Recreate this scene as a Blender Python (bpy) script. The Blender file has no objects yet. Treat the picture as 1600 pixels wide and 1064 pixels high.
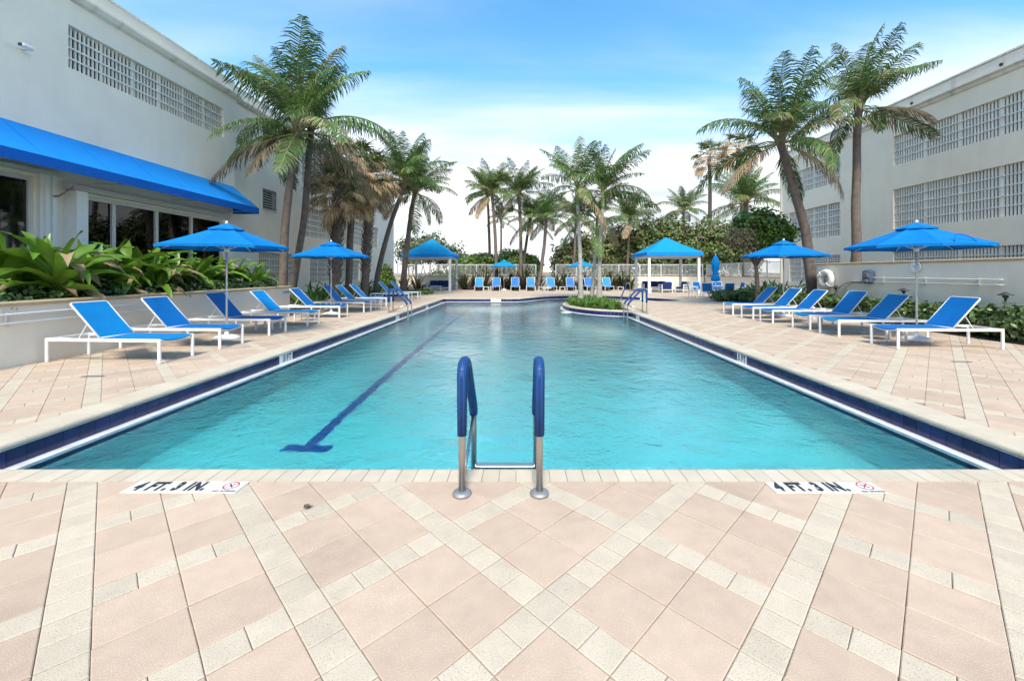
import bpy, math, random
from mathutils import Vector, Matrix, noise as mnoise
from mathutils.geometry import tessellate_polygon

R = math.radians
scene = bpy.context.scene
COL = scene.collection

# ------------------------------------------------------------------ camera
F, CX, CY, H = 649.0, 815.0, 426.0, 1.5      # focal length / principal point in photo pixels, eye height
cam_d = bpy.data.cameras.new('camera')
cam = bpy.data.objects.new('camera', cam_d)
COL.objects.link(cam)
cam.location = (0, 0, H)
cam.rotation_euler = (R(90), 0, 0)
cam_d.sensor_width = 36.0
cam_d.lens = 36.0 * F / 1600.0
cam_d.shift_x = -(CX - 800.0) / 1600.0
cam_d.shift_y = -(532.0 - CY) / 1600.0
cam_d.clip_start = 0.05
cam_d.clip_end = 4000
scene.camera = cam

# ------------------------------------------------------------------ world, sun, exposure
SUN_EL, SUN_AZ = R(48), R(180)               # azimuth of the sun, measured from +Y clockwise (behind the camera, a little left)
world = bpy.data.worlds.new('World')
scene.world = world
world.use_nodes = True
nt = world.node_tree
nt.nodes.clear()
def wn(t, **kw):
    n = nt.nodes.new(t)
    for k, v in kw.items():
        setattr(n, k, v)
    return n
w_out = wn('ShaderNodeOutputWorld')
w_bg = wn('ShaderNodeBackground')
w_bg.inputs['Strength'].default_value = 0.088
w_sky = wn('ShaderNodeTexSky', sky_type='NISHITA', sun_disc=False)
w_sky.sun_elevation = SUN_EL
w_sky.sun_rotation = SUN_AZ
w_sky.air_density = 1.0
w_sky.dust_density = 0.4
w_sky.ozone_density = 1.6
w_tc = wn('ShaderNodeTexCoord')
w_sep = wn('ShaderNodeSeparateXYZ')
nt.links.new(w_tc.outputs['Generated'], w_sep.inputs[0])
# cloud sheet: direction projected on a flat layer
w_zc = wn('ShaderNodeMath', operation='MAXIMUM'); w_zc.inputs[1].default_value = 0.0
nt.links.new(w_sep.outputs['Z'], w_zc.inputs[0])
w_za = wn('ShaderNodeMath', operation='ADD'); w_za.inputs[1].default_value = 0.16
nt.links.new(w_zc.outputs[0], w_za.inputs[0])
w_dx = wn('ShaderNodeMath', operation='DIVIDE'); nt.links.new(w_sep.outputs['X'], w_dx.inputs[0]); nt.links.new(w_za.outputs[0], w_dx.inputs[1])
w_dy = wn('ShaderNodeMath', operation='DIVIDE'); nt.links.new(w_sep.outputs['Y'], w_dy.inputs[0]); nt.links.new(w_za.outputs[0], w_dy.inputs[1])
w_cmb = wn('ShaderNodeCombineXYZ')
nt.links.new(w_dx.outputs[0], w_cmb.inputs['X']); nt.links.new(w_dy.outputs[0], w_cmb.inputs['Y'])
w_map = wn('ShaderNodeMapping'); w_map.inputs['Scale'].default_value = (0.42, 1.3, 1.0); w_map.inputs['Location'].default_value = (0.35, 0.2, 0.0)
nt.links.new(w_cmb.outputs[0], w_map.inputs[0])
w_n = wn('ShaderNodeTexNoise'); w_n.inputs['Scale'].default_value = 1.1; w_n.inputs['Detail'].default_value = 7.0
w_n.inputs['Roughness'].default_value = 0.52; w_n.inputs['Distortion'].default_value = 0.35
nt.links.new(w_map.outputs[0], w_n.inputs['Vector'])
# cover = noise threshold that loosens towards the horizon
w_el = wn('ShaderNodeMapRange'); w_el.interpolation_type = 'SMOOTHSTEP'
w_el.inputs['From Min'].default_value = 0.12; w_el.inputs['From Max'].default_value = 0.45
w_el.inputs['To Min'].default_value = 0.60; w_el.inputs['To Max'].default_value = 0.09
nt.links.new(w_sep.outputs['Z'], w_el.inputs['Value'])
w_sum = wn('ShaderNodeMath', operation='ADD'); nt.links.new(w_n.outputs['Fac'], w_sum.inputs[0]); nt.links.new(w_el.outputs[0], w_sum.inputs[1])
w_cov = wn('ShaderNodeMapRange'); w_cov.interpolation_type = 'SMOOTHSTEP'
w_cov.inputs['From Min'].default_value = 0.46; w_cov.inputs['From Max'].default_value = 1.05
nt.links.new(w_sum.outputs[0], w_cov.inputs['Value'])
w_sat = wn('ShaderNodeHueSaturation'); w_sat.inputs['Saturation'].default_value = 1.26; w_sat.inputs['Value'].default_value = 1.15; w_sat.inputs['Hue'].default_value = 0.487
nt.links.new(w_sky.outputs[0], w_sat.inputs['Color'])
w_mix = wn('ShaderNodeMix', data_type='RGBA')
# cloud tone: broad soft lit and grey parts
w_n2 = wn('ShaderNodeTexNoise'); w_n2.inputs['Scale'].default_value = 1.7; w_n2.inputs['Detail'].default_value = 5.0; w_n2.inputs['Roughness'].default_value = 0.5
nt.links.new(w_map.outputs[0], w_n2.inputs['Vector'])
w_r2 = wn('ShaderNodeMapRange'); w_r2.inputs['From Min'].default_value = 0.32; w_r2.inputs['From Max'].default_value = 0.62
nt.links.new(w_n2.outputs['Fac'], w_r2.inputs['Value'])
w_cc = wn('ShaderNodeMix', data_type='RGBA')
w_cc.inputs['A'].default_value = (3.05, 3.35, 3.6, 1); w_cc.inputs['B'].default_value = (4.9, 4.85, 4.7, 1)
nt.links.new(w_r2.outputs[0], w_cc.inputs['Factor'])
nt.links.new(w_cc.outputs['Result'], w_mix.inputs['B'])
nt.links.new(w_cov.outputs[0], w_mix.inputs['Factor'])
nt.links.new(w_sat.outputs[0], w_mix.inputs['A'])
nt.links.new(w_mix.outputs['Result'], w_bg.inputs['Color'])
nt.links.new(w_bg.outputs[0], w_out.inputs[0])

sun_d = bpy.data.lights.new('sun', 'SUN')
sun_d.energy = 1.6
sun_d.angle = R(16)
sun_d.color = (1.0, 0.93, 0.82)
sun = bpy.data.objects.new('sun', sun_d)
COL.objects.link(sun)
sd = Vector((math.sin(SUN_AZ) * math.cos(SUN_EL), math.cos(SUN_AZ) * math.cos(SUN_EL), math.sin(SUN_EL)))
sun.rotation_euler = sd.to_track_quat('Z', 'Y').to_euler()
sun.location = sd * 60

scene.view_settings.view_transform = 'Standard'
scene.view_settings.look = 'None'
scene.view_settings.gamma = 1.0
scene.view_settings.exposure = 1.7
scene.view_settings.use_curve_mapping = False
scene.render.engine = 'CYCLES'
cy = scene.cycles
cy.use_denoising = True
try:
    cy.denoiser = 'OPENIMAGEDENOISE'
except Exception:
    pass
cy.max_bounces = 14; cy.diffuse_bounces = 6; cy.glossy_bounces = 4; cy.transmission_bounces = 10; cy.transparent_max_bounces = 12
cy.caustics_refractive = True; cy.caustics_reflective = False
cy.sample_clamp_indirect = 20.0
cy.use_adaptive_sampling = True
cy.adaptive_threshold = 0.02

# ------------------------------------------------------------------ helpers
def G(px, py, z=0.0):
    """point at height z under photo pixel"""
    k = (H - z) / (py - CY)
    return Vector(((px - CX) * k, F * k, z))
def P(px, py, Y):
    """point at depth Y under photo pixel"""
    return Vector(((px - CX) * Y / F, Y, H - (py - CY) * Y / F))
def XY(px, X):
    """depth of a pixel column on the plane X = const"""
    return F * X / (px - CX)

def tag(o, label=None, cat=None, group=None, kind=None):
    if label: o['label'] = label
    if cat: o['category'] = cat
    if group: o['group'] = group
    if kind: o['kind'] = kind
    return o
def thing(name, loc, label, cat, rz=0.0, group=None):
    o = bpy.data.objects.new(name, None)
    o.empty_display_size = 0.1
    COL.objects.link(o)
    o.location = loc
    o.rotation_euler = (0, 0, rz)
    return tag(o, label, cat, group)
def copy_tree(o, parent=None):
    c = o.copy()
    COL.objects.link(c)
    c.parent = parent
    for ch in list(o.children):
        copy_tree(ch, c)
    return c
def put(name, mesh, parent=None, loc=(0, 0, 0), rot=(0, 0, 0), scale=(1, 1, 1)):
    o = bpy.data.objects.new(name, mesh)
    COL.objects.link(o)
    o.parent = parent
    o.location = loc
    o.rotation_euler = rot
    o.scale = scale
    return o

class MB:
    """collects faces; build() links them as one mesh object"""
    def __init__(self, off=(0, 0, 0)):
        self.v, self.f, self.m = [], [], []
        self.o = Vector(off)
    def add(self, vs, fs, m=0):
        b = len(self.v)
        self.v += [tuple(Vector(p) - self.o) for p in vs]
        for f in fs:
            self.f.append(tuple(b + i for i in f)); self.m.append(m)
    def poly(self, vs, m=0):
        self.add(vs, [tuple(range(len(vs)))], m)
    def box(self, x0, x1, y0, y1, z0, z1, m=0):
        vs = [(x, y, z) for z in (z0, z1) for y in (y0, y1) for x in (x0, x1)]
        self.add(vs, [(0, 2, 3, 1), (4, 5, 7, 6), (0, 1, 5, 4), (2, 6, 7, 3), (0, 4, 6, 2), (1, 3, 7, 5)], m)
    def cbox(self, c, s, m=0, bev=0.0, mat=None):
        """box about a centre, optional chamfered vertical/horizontal edges and a rotation"""
        hx, hy, hz = s[0] / 2, s[1] / 2, s[2] / 2
        if bev <= 0:
            vs = [Vector((x, y, z)) for z in (-hz, hz) for y in (-hy, hy) for x in (-hx, hx)]
            fs = [(0, 2, 3, 1), (4, 5, 7, 6), (0, 1, 5, 4), (2, 6, 7, 3), (0, 4, 6, 2), (1, 3, 7, 5)]
        else:
            b = min(bev, hx * .9, hy * .9, hz * .9)
            vs, fs = [], []
            rings = [(-hz, b), (-hz + b, 0), (hz - b, 0), (hz, b)]
            for z, ins in rings:
                ax, ay = hx - ins, hy - ins
                c4 = min(b, ax, ay)
                for (x, y) in ((-ax + c4, -ay), (ax - c4, -ay), (ax, -ay + c4), (ax, ay - c4), (ax - c4, ay), (-ax + c4, ay), (-ax, ay - c4), (-ax, -ay + c4)):
                    vs.append(Vector((x, y, z)))
            for k in range(3):
                for i in range(8):
                    j = (i + 1) % 8
                    fs.append((k * 8 + i, k * 8 + j, k * 8 + 8 + j, k * 8 + 8 + i))
            fs.append(tuple(range(7, -1, -1))); fs.append(tuple(range(24, 32)))
        if mat is not None:
            vs = [mat @ p for p in vs]
        c = Vector(c)
        self.add([p + c for p in vs], fs, m)
    def tube(self, pts, r, n=8, m=0, cap=True):
        pts = [Vector(p) for p in pts]
        rs = r if isinstance(r, (list, tuple)) else [r] * len(pts)
        t0 = (pts[1] - pts[0]).normalized()
        a = t0.orthogonal().normalized()
        vs = []
        for i, p in enumerate(pts):
            t = (pts[min(i + 1, len(pts) - 1)] - pts[max(i - 1, 0)]).normalized()
            a = (a - t * a.dot(t))
            a = a.normalized() if a.length > 1e-6 else t.orthogonal().normalized()
            b = t.cross(a)
            for k in range(n):
                an = 2 * math.pi * k / n
                vs.append(p + (a * math.cos(an) + b * math.sin(an)) * rs[i])
        fs = []
        for i in range(len(pts) - 1):
            for k in range(n):
                j = (k + 1) % n
                fs.append((i * n + k, i * n + j, (i + 1) * n + j, (i + 1) * n + k))
        if cap:
            fs.append(tuple(range(n - 1, -1, -1)))
            fs.append(tuple((len(pts) - 1) * n + k for k in range(n)))
        self.add(vs, fs, m)
    def lathe(self, prof, n=24, c=(0, 0, 0), m=0, lobes=0, amp=0.0):
        c = Vector(c)
        vs, fs = [], []
        for (r, z) in prof:
            for k in range(n):
                an = 2 * math.pi * k / n
                rr = r * (1 + amp * math.cos(lobes * an)) if lobes else r
                vs.append(c + Vector((rr * math.cos(an), rr * math.sin(an), z)))
        for i in range(len(prof) - 1):
            for k in range(n):
                j = (k + 1) % n
                fs.append((i * n + k, i * n + j, (i + 1) * n + j, (i + 1) * n + k))
        fs.append(tuple(range(n - 1, -1, -1)))
        fs.append(tuple((len(prof) - 1) * n + k for k in range(n)))
        self.add(vs, fs, m)
    def mesh(self, name, mats, smooth=False):
        me = bpy.data.meshes.new(name)
        me.from_pydata(self.v, [], self.f)
        for mt in (mats if isinstance(mats, (list, tuple)) else [mats]):
            me.materials.append(mt)
        if len(me.materials) > 1:
            me.polygons.foreach_set('material_index', self.m)
        if smooth:
            me.polygons.foreach_set('use_smooth', [True] * len(me.polygons))
        me.update()
        return me
    def build(self, name, mats, parent=None, smooth=False, loc=(0, 0, 0), rot=(0, 0, 0)):
        return put(name, self.mesh(name, mats, smooth), parent, loc, rot)

def arc(p0, p1, p2, n=8):
    """quadratic bezier points"""
    p0, p1, p2 = Vector(p0), Vector(p1), Vector(p2)
    return [p0 * (1 - t) ** 2 + p1 * 2 * t * (1 - t) + p2 * t * t for t in [i / n for i in range(n + 1)]]
def round_path(pts, rad, n=5):
    pts = [Vector(p) for p in pts]
    out = [pts[0]]
    for i in range(1, len(pts) - 1):
        a, b, c = pts[i - 1], pts[i], pts[i + 1]
        r_ = min(rad, (a - b).length * .49, (c - b).length * .49)
        out += arc(b + (a - b).normalized() * r_, b, b + (c - b).normalized() * r_, n)
    out.append(pts[-1])
    return out

# ------------------------------------------------------------------ materials
def material(name, color, rough=0.6, var=0.12, nscale=6.0, island=0.0, objvar=0.0, bump=0.0, bscale=60.0, metal=0.0,
             spec=0.5, trans=0.0, color2=None, c2scale=1.5, c2lo=0.5, c2hi=0.7, speck=None, speck_scale=300.0, hue_i=0.0, coat=0.0, c2map=None):
    mt = bpy.data.materials.new(name)
    mt.use_nodes = True
    t = mt.node_tree
    b = t.nodes['Principled BSDF']
    L = t.links.new
    tc = t.nodes.new('ShaderNodeTexCoord')
    geo = t.nodes.new('ShaderNodeNewGeometry')
    n = t.nodes.new('ShaderNodeTexNoise'); n.inputs['Scale'].default_value = nscale; n.inputs['Detail'].default_value = 5.0
    L(geo.outputs['Position'], n.inputs['Vector'])
    rgb = t.nodes.new('ShaderNodeRGB'); rgb.outputs[0].default_value = (*color, 1)
    cur = rgb.outputs[0]
    if color2:
        n2 = t.nodes.new('ShaderNodeTexNoise'); n2.inputs['Scale'].default_value = c2scale; n2.inputs['Detail'].default_value = 6.0
        if c2map:
            mp = t.nodes.new('ShaderNodeMapping'); mp.inputs['Scale'].default_value = c2map; L(geo.outputs['Position'], mp.inputs[0]); L(mp.outputs[0], n2.inputs['Vector'])
        else:
            L(geo.outputs['Position'], n2.inputs['Vector'])
        mr = t.nodes.new('ShaderNodeMapRange'); mr.inputs['From Min'].default_value = c2lo; mr.inputs['From Max'].default_value = c2hi
        L(n2.outputs['Fac'], mr.inputs['Value'])
        mx = t.nodes.new('ShaderNodeMix'); mx.data_type = 'RGBA'
        L(mr.outputs[0], mx.inputs['Factor']); L(cur, mx.inputs['A']); mx.inputs['B'].default_value = (*color2, 1)
        cur = mx.outputs['Result']
    if speck:
        vs = t.nodes.new('ShaderNodeTexNoise'); vs.inputs['Scale'].default_value = speck_scale; vs.inputs['Detail'].default_value = 2.0
        L(geo.outputs['Position'], vs.inputs['Vector'])
        mr = t.nodes.new('ShaderNodeMapRange'); mr.inputs['From Min'].default_value = 0.55; mr.inputs['From Max'].default_value = 0.72
        L(vs.outputs['Fac'], mr.inputs['Value'])
        mx = t.nodes.new('ShaderNodeMix'); mx.data_type = 'RGBA'
        L(mr.outputs[0], mx.inputs['Factor']); L(cur, mx.inputs['A']); mx.inputs['B'].default_value = (*speck, 1)
        cur = mx.outputs['Result']
    # brightness = 1 + var*(noise-.5)*2 + island + object random
    m1 = t.nodes.new('ShaderNodeMapRange'); m1.inputs['From Min'].default_value = 0.25; m1.inputs['From Max'].default_value = 0.75
    m1.inputs['To Min'].default_value = 1 - var; m1.inputs['To Max'].default_value = 1 + var
    L(n.outputs['Fac'], m1.inputs['Value'])
    val = m1.outputs[0]
    if island:
        mi = t.nodes.new('ShaderNodeMapRange'); mi.inputs['To Min'].default_value = 1 - island; mi.inputs['To Max'].default_value = 1 + island
        L(geo.outputs['Random Per Island'], mi.inputs['Value'])
        mu = t.nodes.new('ShaderNodeMath'); mu.operation = 'MULTIPLY'; L(val, mu.inputs[0]); L(mi.outputs[0], mu.inputs[1]); val = mu.outputs[0]
    if objvar:
        oi = t.nodes.new('ShaderNodeObjectInfo')
        mo = t.nodes.new('ShaderNodeMapRange'); mo.inputs['To Min'].default_value = 1 - objvar; mo.inputs['To Max'].default_value = 1 + objvar
        L(oi.outputs['Random'], mo.inputs['Value'])
        mu = t.nodes.new('ShaderNodeMath'); mu.operation = 'MULTIPLY'; L(val, mu.inputs[0]); L(mo.outputs[0], mu.inputs[1]); val = mu.outputs[0]
    hs = t.nodes.new('ShaderNodeHueSaturation')
    L(cur, hs.inputs['Color']); L(val, hs.inputs['Value'])
    if hue_i:
        mh = t.nodes.new('ShaderNodeMapRange'); mh.inputs['To Min'].default_value = 0.5 - hue_i; mh.inputs['To Max'].default_value = 0.5 + hue_i
        L(geo.outputs['Random Per Island'], mh.inputs['Value']); L(mh.outputs[0], hs.inputs['Hue'])
    L(hs.outputs[0], b.inputs['Base Color'])
    b.inputs['Roughness'].default_value = rough
    b.inputs['Metallic'].default_value = metal
    b.inputs['Specular IOR Level'].default_value = spec
    if coat: b.inputs['Coat Weight'].default_value = coat
    if bump:
        nb = t.nodes.new('ShaderNodeTexNoise'); nb.inputs['Scale'].default_value = bscale; nb.inputs['Detail'].default_value = 4.0
        L(geo.outputs['Position'], nb.inputs['Vector'])
        bp = t.nodes.new('ShaderNodeBump'); bp.inputs['Strength'].default_value = bump; bp.inputs['Distance'].default_value = 0.01
        L(nb.outputs['Fac'], bp.inputs['Height']); L(bp.outputs[0], b.inputs['Normal'])
    if trans:
        tr = t.nodes.new('ShaderNodeBsdfTranslucent'); L(hs.outputs[0], tr.inputs['Color'])
        ms = t.nodes.new('ShaderNodeMixShader'); ms.inputs[0].default_value = trans
        out = t.nodes['Material Output']
        L(b.outputs[0], ms.inputs[1]); L(tr.outputs[0], ms.inputs[2]); L(ms.outputs[0], out.inputs['Surface'])
    return mt

M = {}
M['paver_pink'] = material('paver_pink', (0.54, 0.405, 0.302), .85, .07, 9, island=.06, objvar=.06, bump=.35, bscale=260, color2=(0.445, 0.335, 0.25), c2scale=1.1, speck=(.62, .50, .39), speck_scale=170, spec=.2)
M['paver_cream'] = material('paver_cream', (0.58, 0.495, 0.38), .85, .07, 9, island=.06, objvar=.06, bump=.35, bscale=260, color2=(.53, .445, .34), c2scale=1.3, speck=(.34, .28, .20), speck_scale=190, spec=.2)
M['coping'] = material('coping', (0.58, 0.505, 0.39), .8, .07, 6, objvar=.06, island=.04, bump=.3, bscale=220, color2=(0.561, 0.476, 0.357), c2scale=2.2, speck=(0.442, 0.3995, 0.3315), speck_scale=300, spec=.2)
M['joint'] = material('joint_sand', (0.3, 0.23, 0.16), .95, .3, 20)
M['sand'] = material('sand', (.55, .49, .39), .95, .1, .6)
M['soil'] = material('soil', (.055, .04, .028), .95, .4, 14, bump=.6, bscale=40)
M['plaster'] = material('pool_plaster', (.90, .95, .95), .7, .04, 2.0, color2=(.86, .93, .94), c2scale=.6)
M['navy_tile'] = material('navy_tile', (.022, .026, .10), .18, .12, 8, objvar=.22, island=.2)
M['lane_tile'] = material('lane_tile', (.02, .09, .42), .4, .1, 8)
M['white_tile'] = material('white_tile', (0.741, 0.7315, 0.7125), .35, .05, 8, color2=(0.627, 0.608, 0.57), c2scale=5)
M['black_paint'] = material('black_paint', (.03, .03, .033), .6, .1, 20)
M['red_paint'] = material('red_paint', (.50, .03, .06), .6, .2, 20)
M['stucco'] = material('stucco', (0.84, 0.785, 0.675), .9, .04, 1.2, bump=.55, bscale=34, color2=(0.8, 0.745, 0.635), c2scale=1.1, c2lo=.45, c2hi=.75, c2map=(1, 1.6, .22))
M['stucco_warm'] = material('stucco_warm', (0.86, 0.785, 0.645), .9, .04, 1.2, bump=.5, bscale=34, color2=(0.82, 0.74, 0.6), c2scale=1.1, c2lo=.45, c2hi=.75, c2map=(1, 1.6, .22))
M['parapet'] = material('parapet_stucco', (.74, .70, .61), .9, .06, 2, bump=.4, bscale=30, color2=(.46, .42, .36), c2scale=2.0, c2lo=.52, c2hi=.75, c2map=(1, 1.5, .3))
M['cap'] = material('tan_cap', (0.476, 0.374, 0.238), .75, .08, 6, bump=.2, bscale=60)
M['white_paint'] = material('white_paint', (.76, .76, .74), .45, .04, 6)
M['frame_grey'] = material('frame_pale', (.60, .60, .57), .45, .05, 6)
M['bar'] = material('grille_white', (0.78, 0.765, 0.7), .5, .05, 6, objvar=.05)
M['dark_room'] = material('dark_interior', (.05, .05, .048), .9, .2, 2)
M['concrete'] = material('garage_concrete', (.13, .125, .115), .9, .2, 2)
M['alum'] = material('white_aluminium', (.80, .80, .79), .35, .03, 6)
M['sling'] = material('blue_sling', (0.004, 0.225, 0.56), .55, .06, 5, objvar=.12, bump=.15, bscale=500, spec=.3)
M['sling_dark'] = material('deep_blue_sling', (0.004, 0.145, 0.46), .55, .08, 5, objvar=.1, bump=.15, bscale=500, spec=.3)
M['canvas'] = material('blue_canvas', (0.004, 0.215, 0.58), .75, .05, 2, bump=.12, bscale=300, spec=.2, trans=.18)
M['canvas_sky'] = material('sky_blue_canvas', (0.008, 0.29, 0.58), .75, .05, 2, bump=.12, bscale=300, spec=.2, trans=.12)
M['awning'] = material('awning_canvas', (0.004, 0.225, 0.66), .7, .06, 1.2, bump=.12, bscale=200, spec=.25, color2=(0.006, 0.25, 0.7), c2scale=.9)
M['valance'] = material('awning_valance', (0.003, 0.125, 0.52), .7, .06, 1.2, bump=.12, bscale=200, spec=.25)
M['navy_fabric'] = material('navy_cushion', (.006, .025, .13), .85, .12, 6)
M['steel'] = material('brushed_steel', (.56, .54, .51), .28, .06, 30, metal=1.0)
M['flange'] = material('dull_flange', (.36, .36, .36), .5, .15, 20, metal=.6)
M['pole'] = material('grey_pole', (.60, .61, .63), .35, .05, 5, metal=.4)
M['base_white'] = material('base_white', (.72, .73, .75), .6, .06, 5)
M['leaf'] = material('palm_leaf', (0.092, 0.172, 0.04), .5, .25, 3, island=.4, objvar=.25, spec=.4, trans=.28, hue_i=.018)
M['leaf_dry'] = material('palm_leaf_dry', (0.34, 0.24, 0.145), .75, .25, 3, island=.35, objvar=.2, trans=.2)
M['leaf_yellow'] = material('palm_leaf_yellow', (0.24, 0.25, 0.07), .6, .2, 3, island=.3, trans=.25)
M['fan'] = material('fan_leaf', (0.075, 0.13, 0.035), .5, .2, 3, island=.3, objvar=.25, trans=.2)
M['straw'] = material('dead_fan', (0.46, 0.32, 0.17), .8, .25, 4, island=.4, objvar=.2, trans=.15)
M['trunk'] = material('palm_trunk', (0.155, 0.122, 0.098), .9, .25, 5, bump=.9, bscale=24, color2=(.10, .08, .066), c2scale=6)
M['trunk_grey'] = material('pale_trunk', (.36, .345, .31), .85, .15, 6, bump=.4, bscale=20, color2=(.25, .235, .20), c2scale=4)
M['boot'] = material('palm_boots', (0.17, 0.135, 0.1), .9, .3, 12, island=.35, bump=.5, bscale=50)
M['shaft'] = material('green_shaft', (.17, .24, .07), .5, .15, 5)
M['lily'] = material('lily_leaf', (0.13, 0.25, 0.028), .36, .2, 4, objvar=.3, island=.1, spec=.45, trans=.3)
M['lily_dark'] = material('lily_leaf_dark', (0.075, 0.16, 0.03), .4, .2, 4, island=.4, objvar=.1, trans=.2)
M['hedge'] = material('hedge_leaf', (0.038, 0.085, 0.022), .4, .25, 4, island=.55, trans=.15)
M['hedge2'] = material('shrub_leaf', (0.1, 0.16, 0.045), .4, .25, 4, island=.55, hue_i=.02, trans=.15)
M['bush'] = material('bright_bush_leaf', (0.13, 0.22, 0.03), .45, .25, 2, island=.5, trans=.25)
M['grape'] = material('sea_grape_leaf', (0.14, 0.19, 0.052), .45, .25, 2, island=.5, hue_i=.03, trans=.2)
M['grape_dry'] = material('sea_grape_leaf_brown', (0.26, 0.18, 0.1), .6, .25, 2, island=.5, trans=.15)
M['greyleaf'] = material('grey_bush_leaf', (0.15, 0.17, 0.1), .6, .25, 2, island=.5, trans=.15)
M['tree_leaf'] = material('small_tree_leaf', (0.1, 0.19, 0.028), .42, .25, 2, island=.5, trans=.2)
M['twig'] = material('brown_twig', (0.2, 0.175, 0.1), .85, .25, 4, island=.4)
M['branch'] = material('branch', (.13, .10, .08), .9, .3, 8)
M['brom'] = material('bromeliad_leaf', (0.15, 0.14, 0.065), .5, .3, 3, island=.6, hue_i=.05, trans=.15)
M['cycad'] = material('cycad_leaf', (0.08, 0.105, 0.04), .5, .3, 3, island=.5, trans=.12)
M['grass'] = material('liriope_leaf', (0.11, 0.21, 0.03), .5, .3, 3, island=.45, trans=.2)
M['ring'] = material('ring_white', (.80, .80, .78), .45, .04, 8)
M['phone'] = material('slate_blue_cover', (.07, .10, .17), .55, .2, 8)
M['hose'] = material('grey_hose', (.20, .20, .20), .5, .1, 8)
M['lamp'] = material('dark_bronze', (.045, .05, .045), .5, .15, 8)
M['clockface'] = material('clock_face', (.82, .82, .80), .3, .02, 8)
M['dune'] = material('dune_scrub', (.33, .25, .19), .95, .25, .9, color2=(.15, .14, .07), c2scale=1.4)
M['signblue'] = material('sign_blue', (.03, .10, .32), .5, .1, 4)
M['grate'] = material('dark_grate', (.09, .085, .08), .6, .2, 30)

# glass: fresnel mirror over a see-through tint
def glass_material():
    mt = bpy.data.materials.new('window_glass'); mt.use_nodes = True
    t = mt.node_tree; t.nodes.clear()
    out = t.nodes.new('ShaderNodeOutputMaterial'); ms = t.nodes.new('ShaderNodeMixShader')
    tr = t.nodes.new('ShaderNodeBsdfTransparent'); tr.inputs[0].default_value = (.38, .40, .42, 1)
    gl = t.nodes.new('ShaderNodeBsdfGlossy'); gl.inputs['Roughness'].default_value = .02; gl.inputs['Color'].default_value = (.9, .93, 1, 1)
    fr = t.nodes.new('ShaderNodeFresnel'); fr.inputs[0].default_value = 1.5
    t.links.new(fr.outputs[0], ms.inputs[0]); t.links.new(tr.outputs[0], ms.inputs[1]); t.links.new(gl.outputs[0], ms.inputs[2]); t.links.new(ms.outputs[0], out.inputs[0])
    return mt
M['glass'] = glass_material()
def water_material():
    mt = bpy.data.materials.new('pool_water'); mt.use_nodes = True
    t = mt.node_tree; t.nodes.clear(); L = t.links.new
    out = t.nodes.new('ShaderNodeOutputMaterial'); ms = t.nodes.new('ShaderNodeMixShader')
    geo = t.nodes.new('ShaderNodeNewGeometry')
    rf = t.nodes.new('ShaderNodeBsdfRefraction'); rf.inputs['IOR'].default_value = 1.33; rf.inputs['Roughness'].default_value = 0.0
    gl = t.nodes.new('ShaderNodeBsdfGlossy'); gl.inputs['Roughness'].default_value = 0.03
    fr = t.nodes.new('ShaderNodeFresnel'); fr.inputs[0].default_value = 1.36
    n1 = t.nodes.new('ShaderNodeTexNoise'); n1.inputs['Scale'].default_value = 3.0; n1.inputs['Detail'].default_value = 3.0; n1.inputs['Distortion'].default_value = .6
    n2 = t.nodes.new('ShaderNodeTexNoise'); n2.inputs['Scale'].default_value = 15.0; n2.inputs['Detail'].default_value = 4.0; n2.inputs['Distortion'].default_value = .8
    n3 = t.nodes.new('ShaderNodeTexNoise'); n3.inputs['Scale'].default_value = .35; n3.inputs['Detail'].default_value = 2.0
    for n in (n1, n2, n3): L(geo.outputs['Position'], n.inputs['Vector'])
    # calmer and livelier patches
    mr = t.nodes.new('ShaderNodeMapRange'); mr.inputs['From Min'].default_value = .35; mr.inputs['From Max'].default_value = .65; mr.inputs['To Min'].default_value = .25; mr.inputs['To Max'].default_value = 1.0
    L(n3.outputs['Fac'], mr.inputs['Value'])
    m2 = t.nodes.new('ShaderNodeMath'); m2.operation = 'MULTIPLY'; L(n2.outputs['Fac'], m2.inputs[0]); L(mr.outputs[0], m2.inputs[1])
    m3 = t.nodes.new('ShaderNodeMath'); m3.operation = 'MULTIPLY_ADD'; L(n1.outputs['Fac'], m3.inputs[0]); m3.inputs[1].default_value = 1.5; L(m2.outputs[0], m3.inputs[2])
    bp = t.nodes.new('ShaderNodeBump'); bp.inputs['Strength'].default_value = .6; bp.inputs['Distance'].default_value = .032
    L(m3.outputs[0], bp.inputs['Height'])
    b2 = t.nodes.new('ShaderNodeBump'); b2.inputs['Strength'].default_value = .6; b2.inputs['Distance'].default_value = .006
    L(m3.outputs[0], b2.inputs['Height'])
    L(b2.outputs[0], rf.inputs['Normal'])
    for n in (gl, fr): L(bp.outputs[0], n.inputs['Normal'])
    iv = t.nodes.new('ShaderNodeMath'); iv.operation = 'MULTIPLY_ADD'; L(geo.outputs['Backfacing'], iv.inputs[0]); iv.inputs[1].default_value = -1.2; iv.inputs[2].default_value = 2.2
    fm = t.nodes.new('ShaderNodeMath'); fm.operation = 'MULTIPLY'; fm.use_clamp = True; L(fr.outputs[0], fm.inputs[0]); L(iv.outputs[0], fm.inputs[1])
    L(fm.outputs[0], ms.inputs[0]); L(rf.outputs[0], ms.inputs[1]); L(gl.outputs[0], ms.inputs[2]); L(ms.outputs[0], out.inputs['Surface'])
    va = t.nodes.new('ShaderNodeVolumeAbsorption'); va.inputs['Color'].default_value = (.0, .965, .985, 1); va.inputs['Density'].default_value = .56
    L(va.outputs[0], out.inputs['Volume'])
    return mt
M['water'] = water_material()
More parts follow.
